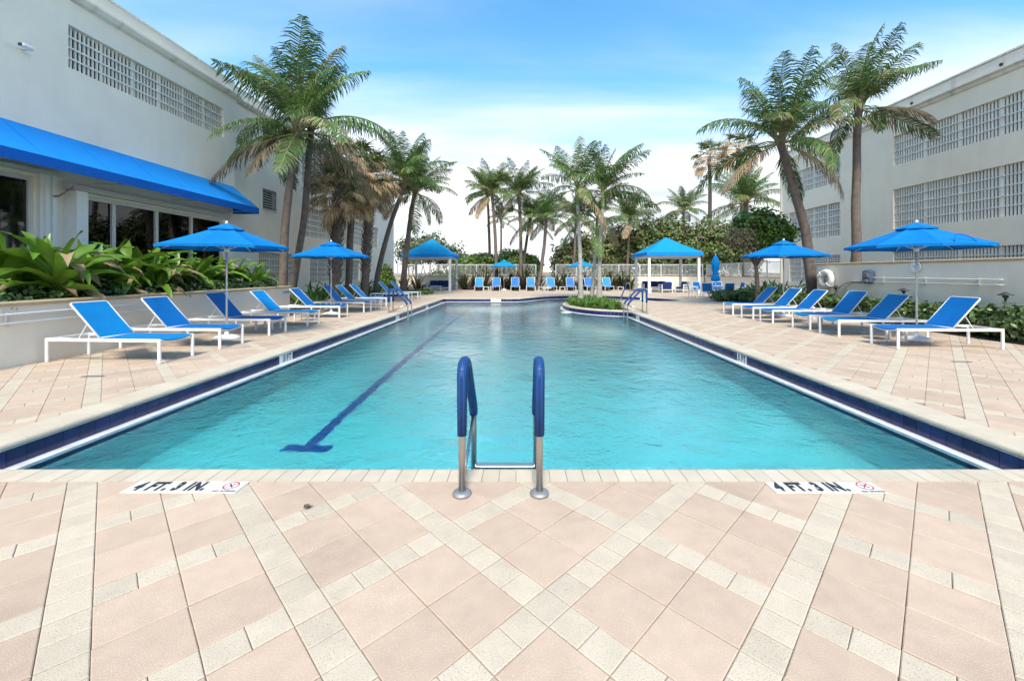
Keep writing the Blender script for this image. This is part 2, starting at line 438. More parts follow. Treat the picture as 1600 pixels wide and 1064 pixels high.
def pad_material():
    """blue rail sleeve with a grid of small pale dots"""
    mt = material('rail_sleeve', (.006, .04, .16), .5, .08, 8, spec=.3)
    t = mt.node_tree; L = t.links.new
    b = t.nodes['Principled BSDF']; hs = [n for n in t.nodes if n.type == 'HUE_SAT'][0]
    tc = t.nodes.new('ShaderNodeTexCoord')
    vo = t.nodes.new('ShaderNodeTexVoronoi'); vo.inputs['Scale'].default_value = 80.0; vo.inputs['Randomness'].default_value = 0.0
    L(tc.outputs['Object'], vo.inputs['Vector'])
    mr = t.nodes.new('ShaderNodeMapRange'); mr.inputs['From Min'].default_value = .30; mr.inputs['From Max'].default_value = .42; mr.inputs['To Min'].default_value = 1; mr.inputs['To Max'].default_value = 0
    L(vo.outputs['Distance'], mr.inputs['Value'])
    mx = t.nodes.new('ShaderNodeMix'); mx.data_type = 'RGBA'; mx.inputs['B'].default_value = (.03, .13, .36, 1)
    L(mr.outputs[0], mx.inputs['Factor']); L(hs.outputs[0], mx.inputs['A']); L(mx.outputs['Result'], b.inputs['Base Color'])
    return mt
M['sleeve'] = pad_material()
def emit_material():
    mt = bpy.data.materials.new('ceiling_tube'); mt.use_nodes = True
    b = mt.node_tree.nodes['Principled BSDF']
    b.inputs['Base Color'].default_value = (.8, .8, .8, 1)
    b.inputs['Emission Color'].default_value = (1, .95, .85, 1); b.inputs['Emission Strength'].default_value = 2.5
    return mt
M['tube'] = emit_material()

# ------------------------------------------------------------------ pool outline (water-side edge of the coping)
def chaikin(pts, it=2):
    for _ in range(it):
        o = [pts[0]]
        for a, b in zip(pts, pts[1:]):
            o += [(a[0] * .75 + b[0] * .25, a[1] * .75 + b[1] * .25), (a[0] * .25 + b[0] * .75, a[1] * .25 + b[1] * .75)]
        o.append(pts[-1]); pts = o
    return pts
PXL, PXR, PY0, PY1 = -4.52, 4.19, 3.18, 24.3
curve = chaikin([(4.19, 16.1), (3.95, 16.3), (3.1, 16.75), (2.4, 17.6), (1.98, 18.8), (1.95, 20.2), (2.3, 21.6), (3.2, 22.5), (4.6, 22.6), (6.4, 21.9), (7.9, 21.7),
                 (8.75, 22.4), (8.75, 23.6), (8.0, 25.2), (6.6, 26.7), (4.9, 27.6), (3.2, 27.7), (1.7, 27.0), (.7, 25.6), (.0, 24.5), (-.6, 24.3)])
OUT = [(PXL, PY0), (PXR, PY0)] + curve + [(PXL, PY1)]
def offset(poly, d):
    """move a counter-clockwise outline outwards by d"""
    n = len(poly); res = []
    for i in range(n):
        a, b, c = Vector(poly[i - 1]), Vector(poly[i]), Vector(poly[(i + 1) % n])
        e1, e2 = (b - a).normalized(), (c - b).normalized()
        n1, n2 = Vector((e1.y, -e1.x)), Vector((e2.y, -e2.x))
        nn = n1 + n2
        nn = nn.normalized() / max(.35, nn.normalized().dot(n1)) if nn.length > 1e-6 else n1
        res.append(tuple(b + nn * d))
    return res
def inside(p, poly):
    x, y = p; c = False; n = len(poly)
    for i in range(n):
        x0, y0 = poly[i - 1]; x1, y1 = poly[i]
        if (y0 > y) != (y1 > y) and x < (x1 - x0) * (y - y0) / (y1 - y0) + x0: c = not c
    return c
def sheet(name, outer, holes, z, mt, parent=None, zf=None):
    polys = [[Vector((x, y, 0)) for x, y in outer]] + [[Vector((x, y, 0)) for x, y in h] for h in holes]
    tris = tessellate_polygon(polys)
    vs = [p for q in polys for p in q]
    vs = [(p.x, p.y, zf(p.x, p.y) if zf else z) for p in vs]
    me = bpy.data.meshes.new(name)
    fs = []
    for t in tris:
        a, b, c = (Vector(vs[i]) for i in t)
        fs.append(t if (b - a).cross(c - a).z > 0 else t[::-1])
    me.from_pydata(vs, [], fs); me.materials.append(mt); me.update()
    return put(name, me, parent)

# ground to the horizon, deck bed
tag(sheet('ground', [(-900, -60), (900, -60), (900, 1800), (-900, 1800)], [offset(OUT, .06)], -.06, M['sand']), kind='structure')
DX0, DX1 = -8.2, 10.35
deck_out = [(DX0 - 3.5, -4), (12.5, -4), (12.5, 15.9), (10.5, 17), (10.6, 21), (12.8, 23), (16.4, 25.5), (16.4, 37.6), (-11.3, 37.6), (-11.3, 33.4), (DX0, 30), (DX0, -4)]
deck_out = [(DX0, -4), (11.1, -4), (11.1, 16), (10.9, 21.5), (13.6, 23.5), (16.5, 26.6), (16.5, 37.8), (-11.3, 37.8), (-11.3, 33), (DX0, 31)]
deck = tag(sheet('pool_deck', deck_out, [offset(OUT, .05)], -.009, M['joint']), kind='structure')

# ------------------------------------------------------------------ pavers
U = .1524                                    # small paver module; large paver = 2U, pattern period 5U, laid at 45 degrees
ANC = Vector((.114, 1.872))
S2 = math.sqrt(.5)
def uv2xy(u, v):
    return (ANC.x + (u - v) * S2, ANC.y + (u + v) * S2)
def clip_half(poly, nx, ny, d):
    """keep nx*x+ny*y <= d"""
    out = []
    for i in range(len(poly)):
        a, b = poly[i - 1], poly[i]
        da, db = nx * a[0] + ny * a[1] - d, nx * b[0] + ny * b[1] - d
        if da <= 0: 
            if db <= 0: out.append(b)
            else:
                t = da / (da - db); out.append((a[0] + (b[0] - a[0]) * t, a[1] + (b[1] - a[1]) * t))
        elif db <= 0:
            t = da / (da - db); out.append((a[0] + (b[0] - a[0]) * t, a[1] + (b[1] - a[1]) * t)); out.append(b)
    return out
def area(p):
    return abs(sum(p[i - 1][0] * p[i][1] - p[i][0] * p[i - 1][1] for i in range(len(p)))) / 2
CW = .345                                    # side coping width
FRONT_Y = 2.985
LOBE = offset(OUT, .24)
random.seed(4)
pieces = []                                  # (polygon, is_small, clipped)
per = 5 * U
def grid_cells(a, b):
    """cells of one pattern period with their lower corner at (a, b): the crossing, two bands, four large"""
    h = U / 2
    yield (a - h, b - h, U, U, True)
    for k in range(4):
        yield (a + h + k * U, b - h, U, U, True)
        yield (a - h, b + h + k * U, U, U, True)
    for i in (0, 1):
        for j in (0, 1):
            yield (a + h + i * 2 * U, b + h + j * 2 * U, 2 * U, 2 * U, False)
GAP = .0018
rng = int(46 / per)
for ia in range(-rng, rng):
    for ib in range(-rng, rng):
        cx_, cy_ = uv2xy((ia + .5) * per, (ib + .5) * per)
        if not (-9 < cx_ < 17.5 and -.6 < cy_ < 38.4): continue
        for (u, v, du, dv, small) in grid_cells(ia * per, ib * per):
            g = GAP
            pl = [uv2xy(u + g, v + g), uv2xy(u + du - g, v + g), uv2xy(u + du - g, v + dv - g), uv2xy(u + g, v + dv - g)]
            c = (sum(p[0] for p in pl) / 4, sum(p[1] for p in pl) / 4)
            if c[1] < 0: continue
            if not inside(c, deck_out): continue
            clipped = False
            L_, R_, F_, B_ = PXL - CW - .004, PXR + CW + .004, FRONT_Y - .004, PY1 + CW
            xs = [p[0] for p in pl]; ys = [p[1] for p in pl]
            if max(xs) > L_ and min(xs) < R_ and max(ys) > F_ and min(ys) < B_:
                if min(ys) < F_ and area(clip_half(pl, 0, 1, F_)) > .0006:
                    pl = clip_half(pl, 0, 1, F_); clipped = True
                elif min(xs) < L_ and area(clip_half(pl, 1, 0, L_)) > .0006:
                    pl = clip_half(pl, 1, 0, L_); clipped = True
                elif max(xs) > R_ and area(clip_half(pl, -1, 0, -R_)) > .0006 and not inside(c, LOBE):
                    pl = clip_half(pl, -1, 0, -R_); clipped = True
                elif max(ys) > B_ and not inside(c, LOBE) and area(clip_half(pl, 0, -1, -B_)) > .0006:
                    pl = clip_half(pl, 0, -1, -B_); clipped = True
                else:
                    continue
            elif inside(c, LOBE):
                continue
            if abs(c[0] - (-2.335)) < .6 and 2.7 < c[1] < 2.99: pass
            pieces.append((pl, small, clipped, c))
def shown(p):
    pl, small, cl, c = p
    if c[1] < 1.2: return 0
    px = CX + c[0] * F / c[1]; py = CY + H * F / c[1]
    if not (-15 < px < 1615 and py < 1090): return 0
    return area(pl) / c[1] ** 3
pieces.sort(key=shown, reverse=True)
def paver_mesh(mb, pl, m, bevel=.004, top=0.0):
    n = len(pl)
    cx_ = sum(p[0] for p in pl) / n; cy_ = sum(p[1] for p in pl) / n
    ins = []
    for (x, y) in pl:
        d = Vector((cx_ - x, cy_ - y)); l = d.length
        k = min(.5, bevel * 1.4 / max(l, 1e-4))
        ins.append((x + d.x * k, y + d.y * k))
    vs = [(x, y, -.03) for x, y in pl] + [(x, y, top - bevel * .6) for x, y in pl] + [(x, y, top) for x, y in ins]
    fs = []
    for i in range(n):
        j = (i + 1) % n
        fs += [(i, j, n + j, n + i), (n + i, n + j, 2 * n + j, 2 * n + i)]
    fs.append(tuple(range(2 * n, 3 * n)))
    mb.add(vs, fs, m)
shared = {}
for small in (True, False):
    s = (U if small else 2 * U) / 2 - GAP
    mb = MB(); paver_mesh(mb, [(-s, -s), (s, -s), (s, s), (-s, s)], 0)
    shared[small] = mb.mesh('paver', M['paver_cream'] if small else M['paver_pink'])
for k, (pl, small, clipped, c) in enumerate(pieces[:300]):
    if clipped:
        mb = MB((c[0], c[1], 0)); paver_mesh(mb, pl, 0)
        me = mb.mesh('paver', M['paver_cream'] if small else M['paver_pink'])
        put('paver', me, deck, (c[0], c[1], random.uniform(-.0015, .001)))
    else:
        put('paver', shared[small], deck, (c[0], c[1], random.uniform(-.002, .001)), (random.gauss(0, .0022), random.gauss(0, .0022), R(45) + random.gauss(0, .0045) + random.choice((0, 1, 2, 3)) * R(90)))
mb = MB()
for (pl, small, clipped, c) in pieces[300:]:
    paver_mesh(mb, pl, 0 if small else 1, .004, random.uniform(-.002, .0012))
tag(mb.build('paver_field', [M['paver_cream'], M['paver_pink']], deck), kind='stuff')

# ------------------------------------------------------------------ swimming pool
WATER = -.265
pool = tag(bpy.data.objects.new('swimming_pool', None), kind='structure'); COL.objects.link(pool)
LED = .11
INN = offset(OUT, -LED)
floor_z = lambda x, y: -1.57 - .012 * (y - 3.2)
mb = MB()
n = len(OUT)
for i in range(n):
    a, b = OUT[i], OUT[(i + 1) % n]; c, d = INN[i], INN[(i + 1) % n]
    mb.poly([(a[0], a[1], -.018), (b[0], b[1], -.018), (b[0], b[1], -.212), (a[0], a[1], -.212)][::-1], 0)
    mb.poly([(c[0], c[1], -.235), (d[0], d[1], -.235), (d[0], d[1], floor_z(*d)), (c[0], c[1], floor_z(*c))][::-1], 0)
mb.build('basin_wall', M['plaster'], pool)
sheet('basin_floor', INN, [], 0, M['plaster'], pool, zf=floor_z)
mb = MB()                                     # white overflow ledge, a real slab with a nose
O2 = offset(OUT, .03); I2 = offset(OUT, -LED - .012)
for i in range(n):
    j = (i + 1) % n
    a, b, c, d = O2[i], O2[j], I2[j], I2[i]
    z0, z1 = -.236, -.208
    mb.add([(a[0], a[1], z1), (b[0], b[1], z1), (c[0], c[1], z1), (d[0], d[1], z1), (d[0], d[1], z0), (c[0], c[1], z0)], [(0, 1, 2, 3), (3, 2, 5, 4)])
mb.build('gutter_ledge', M['white_tile'], pool)
mb = MB()                                     # dark waterline band below the ledge
I3 = offset(OUT, -LED + .0 - .004)
for i in range(n):
    j = (i + 1) % n
    c, d = I3[i], I3[j]
    mb.poly([(c[0], c[1], -.236), (c[0], c[1], -.33), (d[0], d[1], -.33), (d[0], d[1], -.236)])
mb.build('waterline_band', M['navy_tile'], pool)

# water body
wo = offset(OUT, -LED + .03)
mb = MB()
nn = len(wo)
polys = [[Vector((x, y, 0)) for x, y in wo]]
tr = tessellate_polygon(polys)
mb.v = [(x, y, WATER) for x, y in wo] + [(x, y, -2.4) for x, y in wo]
for t in tr:
    a, b, c = (Vector(mb.v[i]) for i in t)
    tt = t if (b - a).cross(c - a).z > 0 else t[::-1]
    mb.f.append(tuple(tt)); mb.f.append(tuple(i + nn for i in tt[::-1]))
for i in range(nn):
    j = (i + 1) % nn
    mb.f.append((i, i + nn, j + nn, j))
mb.m = [0] * len(mb.f)
tag(mb.build('pool_water', M['water']), kind='structure')

def along(poly, closed=True):
    """cumulative walk along an outline -> function s -> (point, unit tangent)"""
    seg = []; s = 0
    m_ = len(poly)
    for i in range(m_ if closed else m_ - 1):
        a, b = Vector(poly[i]), Vector(poly[(i + 1) % m_]); l = (b - a).length
        if l > 1e-6: seg.append((s, l, a, (b - a) / l)); s += l
    def at(q):
        for (s0, l, a, t) in seg:
            if q <= s0 + l + 1e-9: return a + t * (q - s0), t
        return seg[-1][2] + seg[-1][3] * seg[-1][1], seg[-1][3]
    return at, s
def run(poly_open, step):
    at, tot = along(poly_open, False)
    k = max(1, round(tot / step)); st = tot / k
    return [(at((i + .5) * st), st, at(i * st), at((i + 1) * st)) for i in range(k)]

# wall tiles: one per 15 cm; white marker tiles replace some
tile_h = .152
def tile_mesh(w, name, mt):
    mb = MB(); mb.cbox((0, 0, 0), (w - .004, .012, tile_h - .003), bev=.002)
    return mb.mesh(name, mt)
t_navy = tile_mesh(.1524, 'wall_tile', M['navy_tile'])
t_white = tile_mesh(.1524, 'marker_tile', M['white_tile'])
sides = [[(PXR, PY0), (PXR, 16.1)], [(PXL, PY1), (PXL, PY0)], [(-.6, 24.3), (PXL, PY1)], curve]
MARK_L = 649 * 4.52 / (815 - 448); MARK_R = 649 * 4.19 / (1160 - 815)
white_spots = [(PXL, 15.05), (PXL, 19.8), (PXR, 15.0), (-1.65, 24.3), (3.3, 27.6), (7.6, 25.7), (-1.5, 24.3), (-1.35, 24.3)]
cand = []
for sdn in sides:
    for (pt, tg), st, _, _ in run(sdn, .1524):
        cand.append((pt, tg, st))
cand.sort(key=lambda c: c[0].y)
far_tiles = MB()
cnt = 0
for pt, tg, st in cand:
    if (abs(pt.y - MARK_L) < .2 and pt.x < 0) or (abs(pt.y - MARK_R) < .2 and pt.x > 0): continue
    rz = math.atan2(tg.y, tg.x)
    nrm = Vector((-tg.y, tg.x))
    pos = (pt.x + nrm.x * .004, pt.y + nrm.y * .004, -.132)
    if any(abs(pt.x - wx) < .3 and abs(pt.y - wy) < (.22 if abs(wx) > 4 else .085) and abs(pt.x - wx) < (.3 if abs(wx) > 4 else .085) for wx, wy in white_spots):
        put('marker_tile', t_white, pool, pos, (0, 0, rz)); continue
    if cnt < 296:
        put('wall_tile', t_navy, pool, pos, (0, 0, rz + (math.pi if random.random() < .5 else 0))); cnt += 1
    else:
        far_tiles.cbox(pos, (st - .004, .012, tile_h - .003), mat=Matrix.Rotation(rz, 3, 'Z'))
if far_tiles.v:
    tag(far_tiles.build('wall_tile_row', M['navy_tile'], pool), kind='stuff')

# coping stones with a rounded nose
def coping_mesh(w, depth, joint=.004):
    mb = MB()
    prof = [(depth, -.03), (depth, .002), (.035, .004), (.012, .001), (-.006, -.010), (-.014, -.028), (-.008, -.046), (.01, -.052)]
    hw = w / 2 - joint / 2
    vs = [(-hw, -q[0], q[1]) for q in prof] + [(hw, -q[0], q[1]) for q in prof]
    k = len(prof)
    fs = [(i, i + 1, k + i + 1, k + i) for i in range(k - 1)] + [(k - 1, 0, k, 2 * k - 1)]
    fs += [tuple(range(k - 1, -1, -1)), tuple(range(k, 2 * k))]
    mb.add(vs, fs)
    return mb.mesh('coping_stone', M['coping'])
# local: +x along the edge (counter-clockwise), -y away from the water
cm_front = coping_mesh(.1245, PY0 - FRONT_Y)
for (pt, tg), st, _, _ in run([(PXL - CW, PY0), (PXR + CW, PY0)], .1245):
    put('coping_stone', cm_front, pool, (pt.x, pt.y, random.uniform(-.001, .001)), (0, 0, math.atan2(tg.y, tg.x)), (st / .1245, 1, 1))
cm_side = coping_mesh(.305, CW)
for sdn in sides[:3]:
    for (pt, tg), st, _, _ in run(sdn if sdn[0][0] != PXL or sdn[1][1] != PY0 else [(PXL, PY1 + .0), (PXL, PY0)], .305):
        put('coping_stone', cm_side, pool, (pt.x, pt.y, random.uniform(-.001, .001)), (0, 0, math.atan2(tg.y, tg.x)), (st / .305, 1, 1))
mb = MB(); mb.box(PXL - CW, PXL - .003, PY1 + .003, PY1 + CW, -.03, .003)
mb.build('coping_stone', M['coping'], pool)
# curved coping: wedge stones
at, tot = along(curve, False)
k = round(tot / .33)
cin, cout = offset(OUT, -.012), offset(OUT, CW)
ic = OUT.index(curve[0])
ain, _ = along(cin[ic:ic + len(curve)], False); aout, to = along(cout[ic:ic + len(curve)], False)
_, ti = along(cin[ic:ic + len(curve)], False)
for i in range(k):
    f0, f1 = (i + .012) / k, (i + .988) / k
    p0, p1 = ain(f0 * ti)[0], ain(f1 * ti)[0]; q0, q1 = aout(f0 * to)[0], aout(f1 * to)[0]
    c = (p0 + p1 + q0 + q1) / 4
    mb = MB((c.x, c.y, 0))
    nose0, nose1 = p0.lerp(q0, .1), p1.lerp(q1, .1)
    vs = []
    for (A, B, z) in ((p0, p1, -.05), (p0, p1, -.018), (nose0, nose1, .004), (q0, q1, .003), (q0, q1, -.03)):
        vs += [(A.x, A.y, z), (B.x, B.y, z)]
    fs = [(0, 1, 3, 2), (2, 3, 5, 4), (4, 5, 7, 6), (6, 7, 9, 8), (0, 2, 4, 6, 8), (1, 9, 7, 5, 3)]
    mb.add(vs, fs)
    mb.build('coping_stone', M['coping'], pool, loc=(c.x, c.y, 0))
# lane line on the floor: stem and cross bar (thin tile strips)
def floor_strip(name, x0, x1, y0, y1):
    mb = MB()
    z = lambda y: floor_z(0, y) + .006
    mb.add([(x0, y0, z(y0)), (x1, y0, z(y0)), (x1, y1, z(y1)), (x0, y1, z(y1)), (x0, y0, z(y0) - .02), (x1, y0, z(y0) - .02), (x1, y1, z(y1) - .02), (x0, y1, z(y1) - .02)],
           [(0, 1, 2, 3), (0, 4, 5, 1), (1, 5, 6, 2), (2, 6, 7, 3), (3, 7, 4, 0)])
    return mb.build(name, M['lane_tile'], pool)
floor_strip('lane_line', -2.84, -2.68, 5.43, 23.2)
floor_strip('lane_crossbar', -3.06, -2.46, 5.26, 5.425)
mb = MB(); mb.lathe([(.20, -.02), (.20, .012), (.17, .02)], 20)
mb.build('main_drain', M['white_tile'], pool, loc=(.06, 8.5, floor_z(0, 8.5)))
mb = MB(); mb.lathe([(.30, -.012), (.30, .010), (.28, .016)], 20)      # white underwater step at the tip of the planting island
mb.build('step_disc', M['white_tile'], pool, loc=(2.02, 18.2, -.235))

# ------------------------------------------------------------------ lettering
def text_mesh(body, size, mt, bold=0.0, sx=1.0, depth=.0008, align='CENTER'):
    cu = bpy.data.curves.new('lettering', 'FONT')
    cu.body = body; cu.size = size; cu.align_x = align; cu.align_y = 'CENTER'
    cu.offset = bold; cu.space_character = 1.14; cu.extrude = depth; cu.resolution_u = 3
    o = bpy.data.objects.new('lettering', cu); COL.objects.link(o)
    dg = bpy.context.evaluated_depsgraph_get()
    me = bpy.data.meshes.new_from_object(o.evaluated_get(dg))
    bpy.data.objects.remove(o)
    for v in me.vertices: v.co.x *= sx
    me.materials.clear(); me.materials.append(mt); me.name = 'lettering'
    return me
def depth_marker(x0, x1, y0, y1, label):
    t = thing('depth_marker', ((x0 + x1) / 2, (y0 + y1) / 2, .0015), label, 'sign', group='painted depth plates on the near deck')
    w, h = x1 - x0, y1 - y0
    mb = MB(); mb.cbox((0, 0, .0025), (w, h, .005), bev=.002); mb.build('plate', M['white_tile'], t)
    put('lettering', text_mesh('4 FT. 3 IN.', .148, M['black_paint'], .0085, .66), t, (-w * .13, .002, .0058))
    mb = MB()                                  # crossed red ring, no diving
    n_ = 28; ro, ri = .052, .043
    cx_ = w * .385
    vs = [(cx_ + r_ * math.cos(2 * math.pi * i / n_), .016 + r_ * math.sin(2 * math.pi * i / n_), .0062) for r_ in (ro, ri) for i in range(n_)]
    mb.add(vs, [(i, (i + 1) % n_, n_ + (i + 1) % n_, n_ + i) for i in range(n_)])
    mb.cbox((cx_, .016, .0060), (.09, .006, .0006), mat=Matrix.Rotation(R(45), 3, 'Z'))
    mb.build('no_diving_ring', M['red_paint'], t)
    mb = MB()                                  # small diver under the bar
    mb.cbox((cx_, .016, .0057), (.058, .011, .0005), mat=Matrix.Rotation(R(-48), 3, 'Z')); mb.cbox((cx_ + .012, .03, .0058), (.014, .014, .0005))
    mb.build('diver_mark', M['black_paint'], t)
    put('lettering', text_mesh('NO DIVING!', .026, M['black_paint'], .0006, 1.0), t, (w * .385, -.058, .0058))
depth_marker(-2.735, -1.947, 2.822, 2.976, 'white depth plate reading 4 FT. 3 IN. with red ring, left of the ladder')
depth_marker(1.733, 2.49, 2.818, 2.966, 'white depth plate reading 4 FT. 3 IN. with red ring, right of the ladder')
for (x, y, rz, lab) in ((PXL, MARK_L, R(90), 'white 5 FT depth tile in the left pool wall'), (PXR, MARK_R, R(-90), 'white 5 FT depth tile in the right pool wall')):
    t = thing('depth_tile', (x + (.006 if x < 0 else -.006), y, -.132), lab, 'sign', rz, 'depth tiles in the pool walls')
    mb = MB(); mb.cbox((0, 0, 0), (.34, .012, tile_h - .002), bev=.002); mb.build('plate', M['white_tile'], t)
    for ch, dx in (('5', -.10), ('F', .012), ('T', .092)):
        put('lettering', text_mesh(ch, .165, M['black_paint'], .005, .78), t, (dx, -.0065, 0), (R(90), 0, 0))
# deck drains
for (x, y, lab) in ((-6.2, 6.0, 'small dark slot drain in the deck beside the nearest left lounger'), (7.4, 6.98, 'small dark slot drain in the deck in front of the nearest right lounger')):
    t = thing('deck_drain', (x, y, .001), lab, 'drain', R(4 if x < 0 else -4), 'slot drains in the deck')
    mb = MB(); mb.cbox((0, 0, .002), (.29, .052, .004)); mb.build('grate', M['grate'], t)
    mb = MB()
    for k in range(14): mb.cbox((-.13 + k * .02, 0, .0048), (.008, .04, .0016))
    mb.build('slot_bars', M['hose'], t)
# a scrap of dead leaf on the pavers
p = G(480, 794)
t = thing('dead_leaf', (p.x, p.y, .002), 'curled scrap of dead brown leaf on the pavers below the left depth plate', 'leaf', R(20))
mb = MB()
for k in range(5):
    a = k * 1.3
    c = Vector((math.cos(a) * .012, math.sin(a) * .009, .006 + .002 * k)); d = Vector((math.cos(a * 2.1), math.sin(a * 2.1), .25)) * .028
    e = Vector((-d.y, d.x, .006)) * .45
    mb.poly([c - d * .6, c + e, c + d, c - e + Vector((0, 0, .012))])
mb.build('blade', M['branch'], t)

# ------------------------------------------------------------------ pool ladders
def make_ladder(loc, rz, label):
    """local +y is towards the water; foot of the rails at y=0, pool edge at y=.37"""
    t = thing('pool_ladder', loc, label, 'ladder', rz, 'steel pool ladders')
    for s in (-1, 1):
        x = s * .262
        path = round_path([(x, 0, 0), (x, .005, .875), (x, .20, .875), (x, .70, .34), (x, .72, -1.25)], .13, 7)
        mb = MB(); mb.tube(path, .0235, 12); rail = mb.build('handrail', M['steel'], t, True)
        sub = [q for q in path]
        # sleeve from z=.36 on the deck side over the bend to the knee
        sl = [Vector((x, .0025, .40))] + [q for q in path[1:] if not (q.y > .66 and q.z < .28)]
        sl = [q for q in sl if q.z > .29]
        mb = MB(); mb.tube(sl, [.036 if 0 < i < len(sl) - 1 else .033 for i in range(len(sl))], 14); mb.build('rail_sleeve', M['sleeve'], rail, True)
        mb = MB(); mb.tube([(x, .03, .06), (x, .70, .33)], .013, 8); mb.build('brace', M['steel'], t, True)
        mb = MB(); mb.lathe([(.064, 0), (.064, .016), (.052, .026), (.03, .030)], 22, (x, 0, 0)); mb.build('flange', M['flange'], t, True)
    for z in (-.14, -.42, -.70, -.98):
        mb = MB(); mb.cbox((0, .72, z), (.50, .08, .028), bev=.008); mb.build('tread', M['steel'], t)
    return t
make_ladder((-.141, 2.81, 0), 0, 'steel pool ladder with dotted blue sleeves, nearest to the camera')
make_ladder((-4.89, 15.55, 0), R(-90), 'steel pool ladder with blue sleeves on the left pool edge')
make_ladder((4.56, 15.4, 0), R(90), 'steel pool ladder with blue sleeves on the right edge by the planted island')
t = thing('grab_rail', (7.05, 27.0, 0), 'single steel grab rail at the far edge of the round shallow pool', 'handrail')
mb = MB(); mb.tube(round_path([(0, 0, 0), (0, 0, .82), (-.35, -.55, .86), (-1.05, -1.7, -.2), (-1.1, -1.78, -.7)], .25, 6), .028, 10); rl = mb.build('handrail', M['steel'], t, True)
mb = MB(); mb.tube(arc((-.42, -.69, .74), (-.7, -1.12, .33), (-.92, -1.5, .02), 5), .036, 10); mb.build('rail_sleeve', M['sleeve'], rl, True)
mb = MB(); mb.lathe([(.07, 0), (.07, .016), (.04, .03)], 18); mb.build('flange', M['flange'], t, True)

# ------------------------------------------------------------------ buildings
def facade(mb, X, out, y0, y1, z0, z1, holes, th=.25, m=0):
    """wall in the plane X, outer side towards out (+1/-1 along x), with rectangular openings [(ya, yb, za, zb)]"""
    ys = sorted({y0, y1, *[v for h in holes for v in h[:2]]}); zs = sorted({z0, z1, *[v for h in holes for v in h[2:]]})
    ys = [y for y in ys if y0 <= y <= y1]; zs = [z for z in zs if z0 <= z <= z1]
    solid = lambda i, j: 0 <= i < len(ys) - 1 and 0 <= j < len(zs) - 1 and not any(h[0] <= (ys[i] + ys[i + 1]) / 2 <= h[1] and h[2] <= (zs[j] + zs[j + 1]) / 2 <= h[3] for h in holes)
    Xi = X - out * th
    for i in range(len(ys) - 1):
        for j in range(len(zs) - 1):
            if not solid(i, j): continue
            a, b, c, d = ys[i], ys[i + 1], zs[j], zs[j + 1]
            mb.poly([(X, a, c), (X, b, c), (X, b, d), (X, a, d)][::out], m)
            mb.poly([(Xi, a, c), (Xi, b, c), (Xi, b, d), (Xi, a, d)][::-out], m)
            if not solid(i - 1, j): mb.poly([(X, a, c), (X, a, d), (Xi, a, d), (Xi, a, c)][::out], m)
            if not solid(i + 1, j): mb.poly([(X, b, c), (Xi, b, c), (Xi, b, d), (X, b, d)][::out], m)
            if not solid(i, j - 1): mb.poly([(X, a, c), (Xi, a, c), (Xi, b, c), (X, b, c)][::out], m)
            if not solid(i, j + 1): mb.poly([(X, a, d), (X, b, d), (Xi, b, d), (Xi, a, d)][::out], m)
def grille(root, X, out, y0, y1, z0, z1, rows, pitch=.122, post=1.25, singles=True, depth=.10, bw=.05):
    """white bar grille set into an opening; bars, rails and posts"""
    xc = X - out * depth
    g = MB(root.location)
    for k in range(1, rows):
        z = z0 + (z1 - z0) * k / rows
        g.box(xc - .014 + out * .026, xc + .014 + out * .026, y0 + .001, y1 - .001, z - .021, z + .021)
    fr = g.build('grille', M['bar'], root)
    nb = max(2, int((y1 - y0) / pitch))
    bm = MB(); bm.cbox((0, 0, 0), (.035, bw, z1 - z0 - .004))
    me = bm.mesh('bar', M['bar'])
    rest = MB(root.location)
    for k in range(nb):
        y = y0 + (k + .5) * (y1 - y0) / nb
        if singles:
            put('bar', me, fr, Vector((xc - out * .03, y, (z0 + z1) / 2)) - root.location)
        else:
            rest.cbox((xc - out * .03, y, (z0 + z1) / 2), (.035, bw, z1 - z0 - .004))
    if not singles: tag(rest.build('bar_row', M['bar'], fr), kind='stuff')
    np_ = max(1, round((y1 - y0) / post))
    pm = MB(); pm.cbox((0, 0, 0), (.03, bw + .02, z1 - z0 - .002)); pme = pm.mesh('mullion', M['bar'])
    for k in range(1, np_):
        put('mullion', pme, fr, Vector((xc - out * .006, y0 + (y1 - y0) * k / np_, (z0 + z1) / 2)) - root.location)
def louvre(root, X, out, y0, y1, z0, z1):
    f = MB(root.location)
    w = .05
    for (a, b, c, d) in ((y0 - w, y0, z0 - w, z1 + w), (y1, y1 + w, z0 - w, z1 + w), (y0, y1, z1, z1 + w), (y0, y1, z0 - w, z0)):
        f.box(X - .05 if out > 0 else X, X + .015 if out > 0 else X + .05, a, b, c, d)
    v = f.build('louvre_vent', M['frame_grey'], root)
    n_ = 8
    sm = MB(); sm.cbox((0, 0, 0), (.09, y1 - y0, .016), mat=Matrix.Rotation(R(38) * out, 3, 'Y')); me = sm.mesh('slat', M['frame_grey'])
    for k in range(n_):
        put('slat', me, v, Vector((X - out * .05, (y0 + y1) / 2, z0 + (k + .5) * (z1 - z0) / n_)) - root.location)
    b = MB(root.location); b.box(X - .2, X - .19, y0 - .02, y1 + .02, z0 - .02, z1 + .02); b.build('vent_backing', M['dark_room'], v)

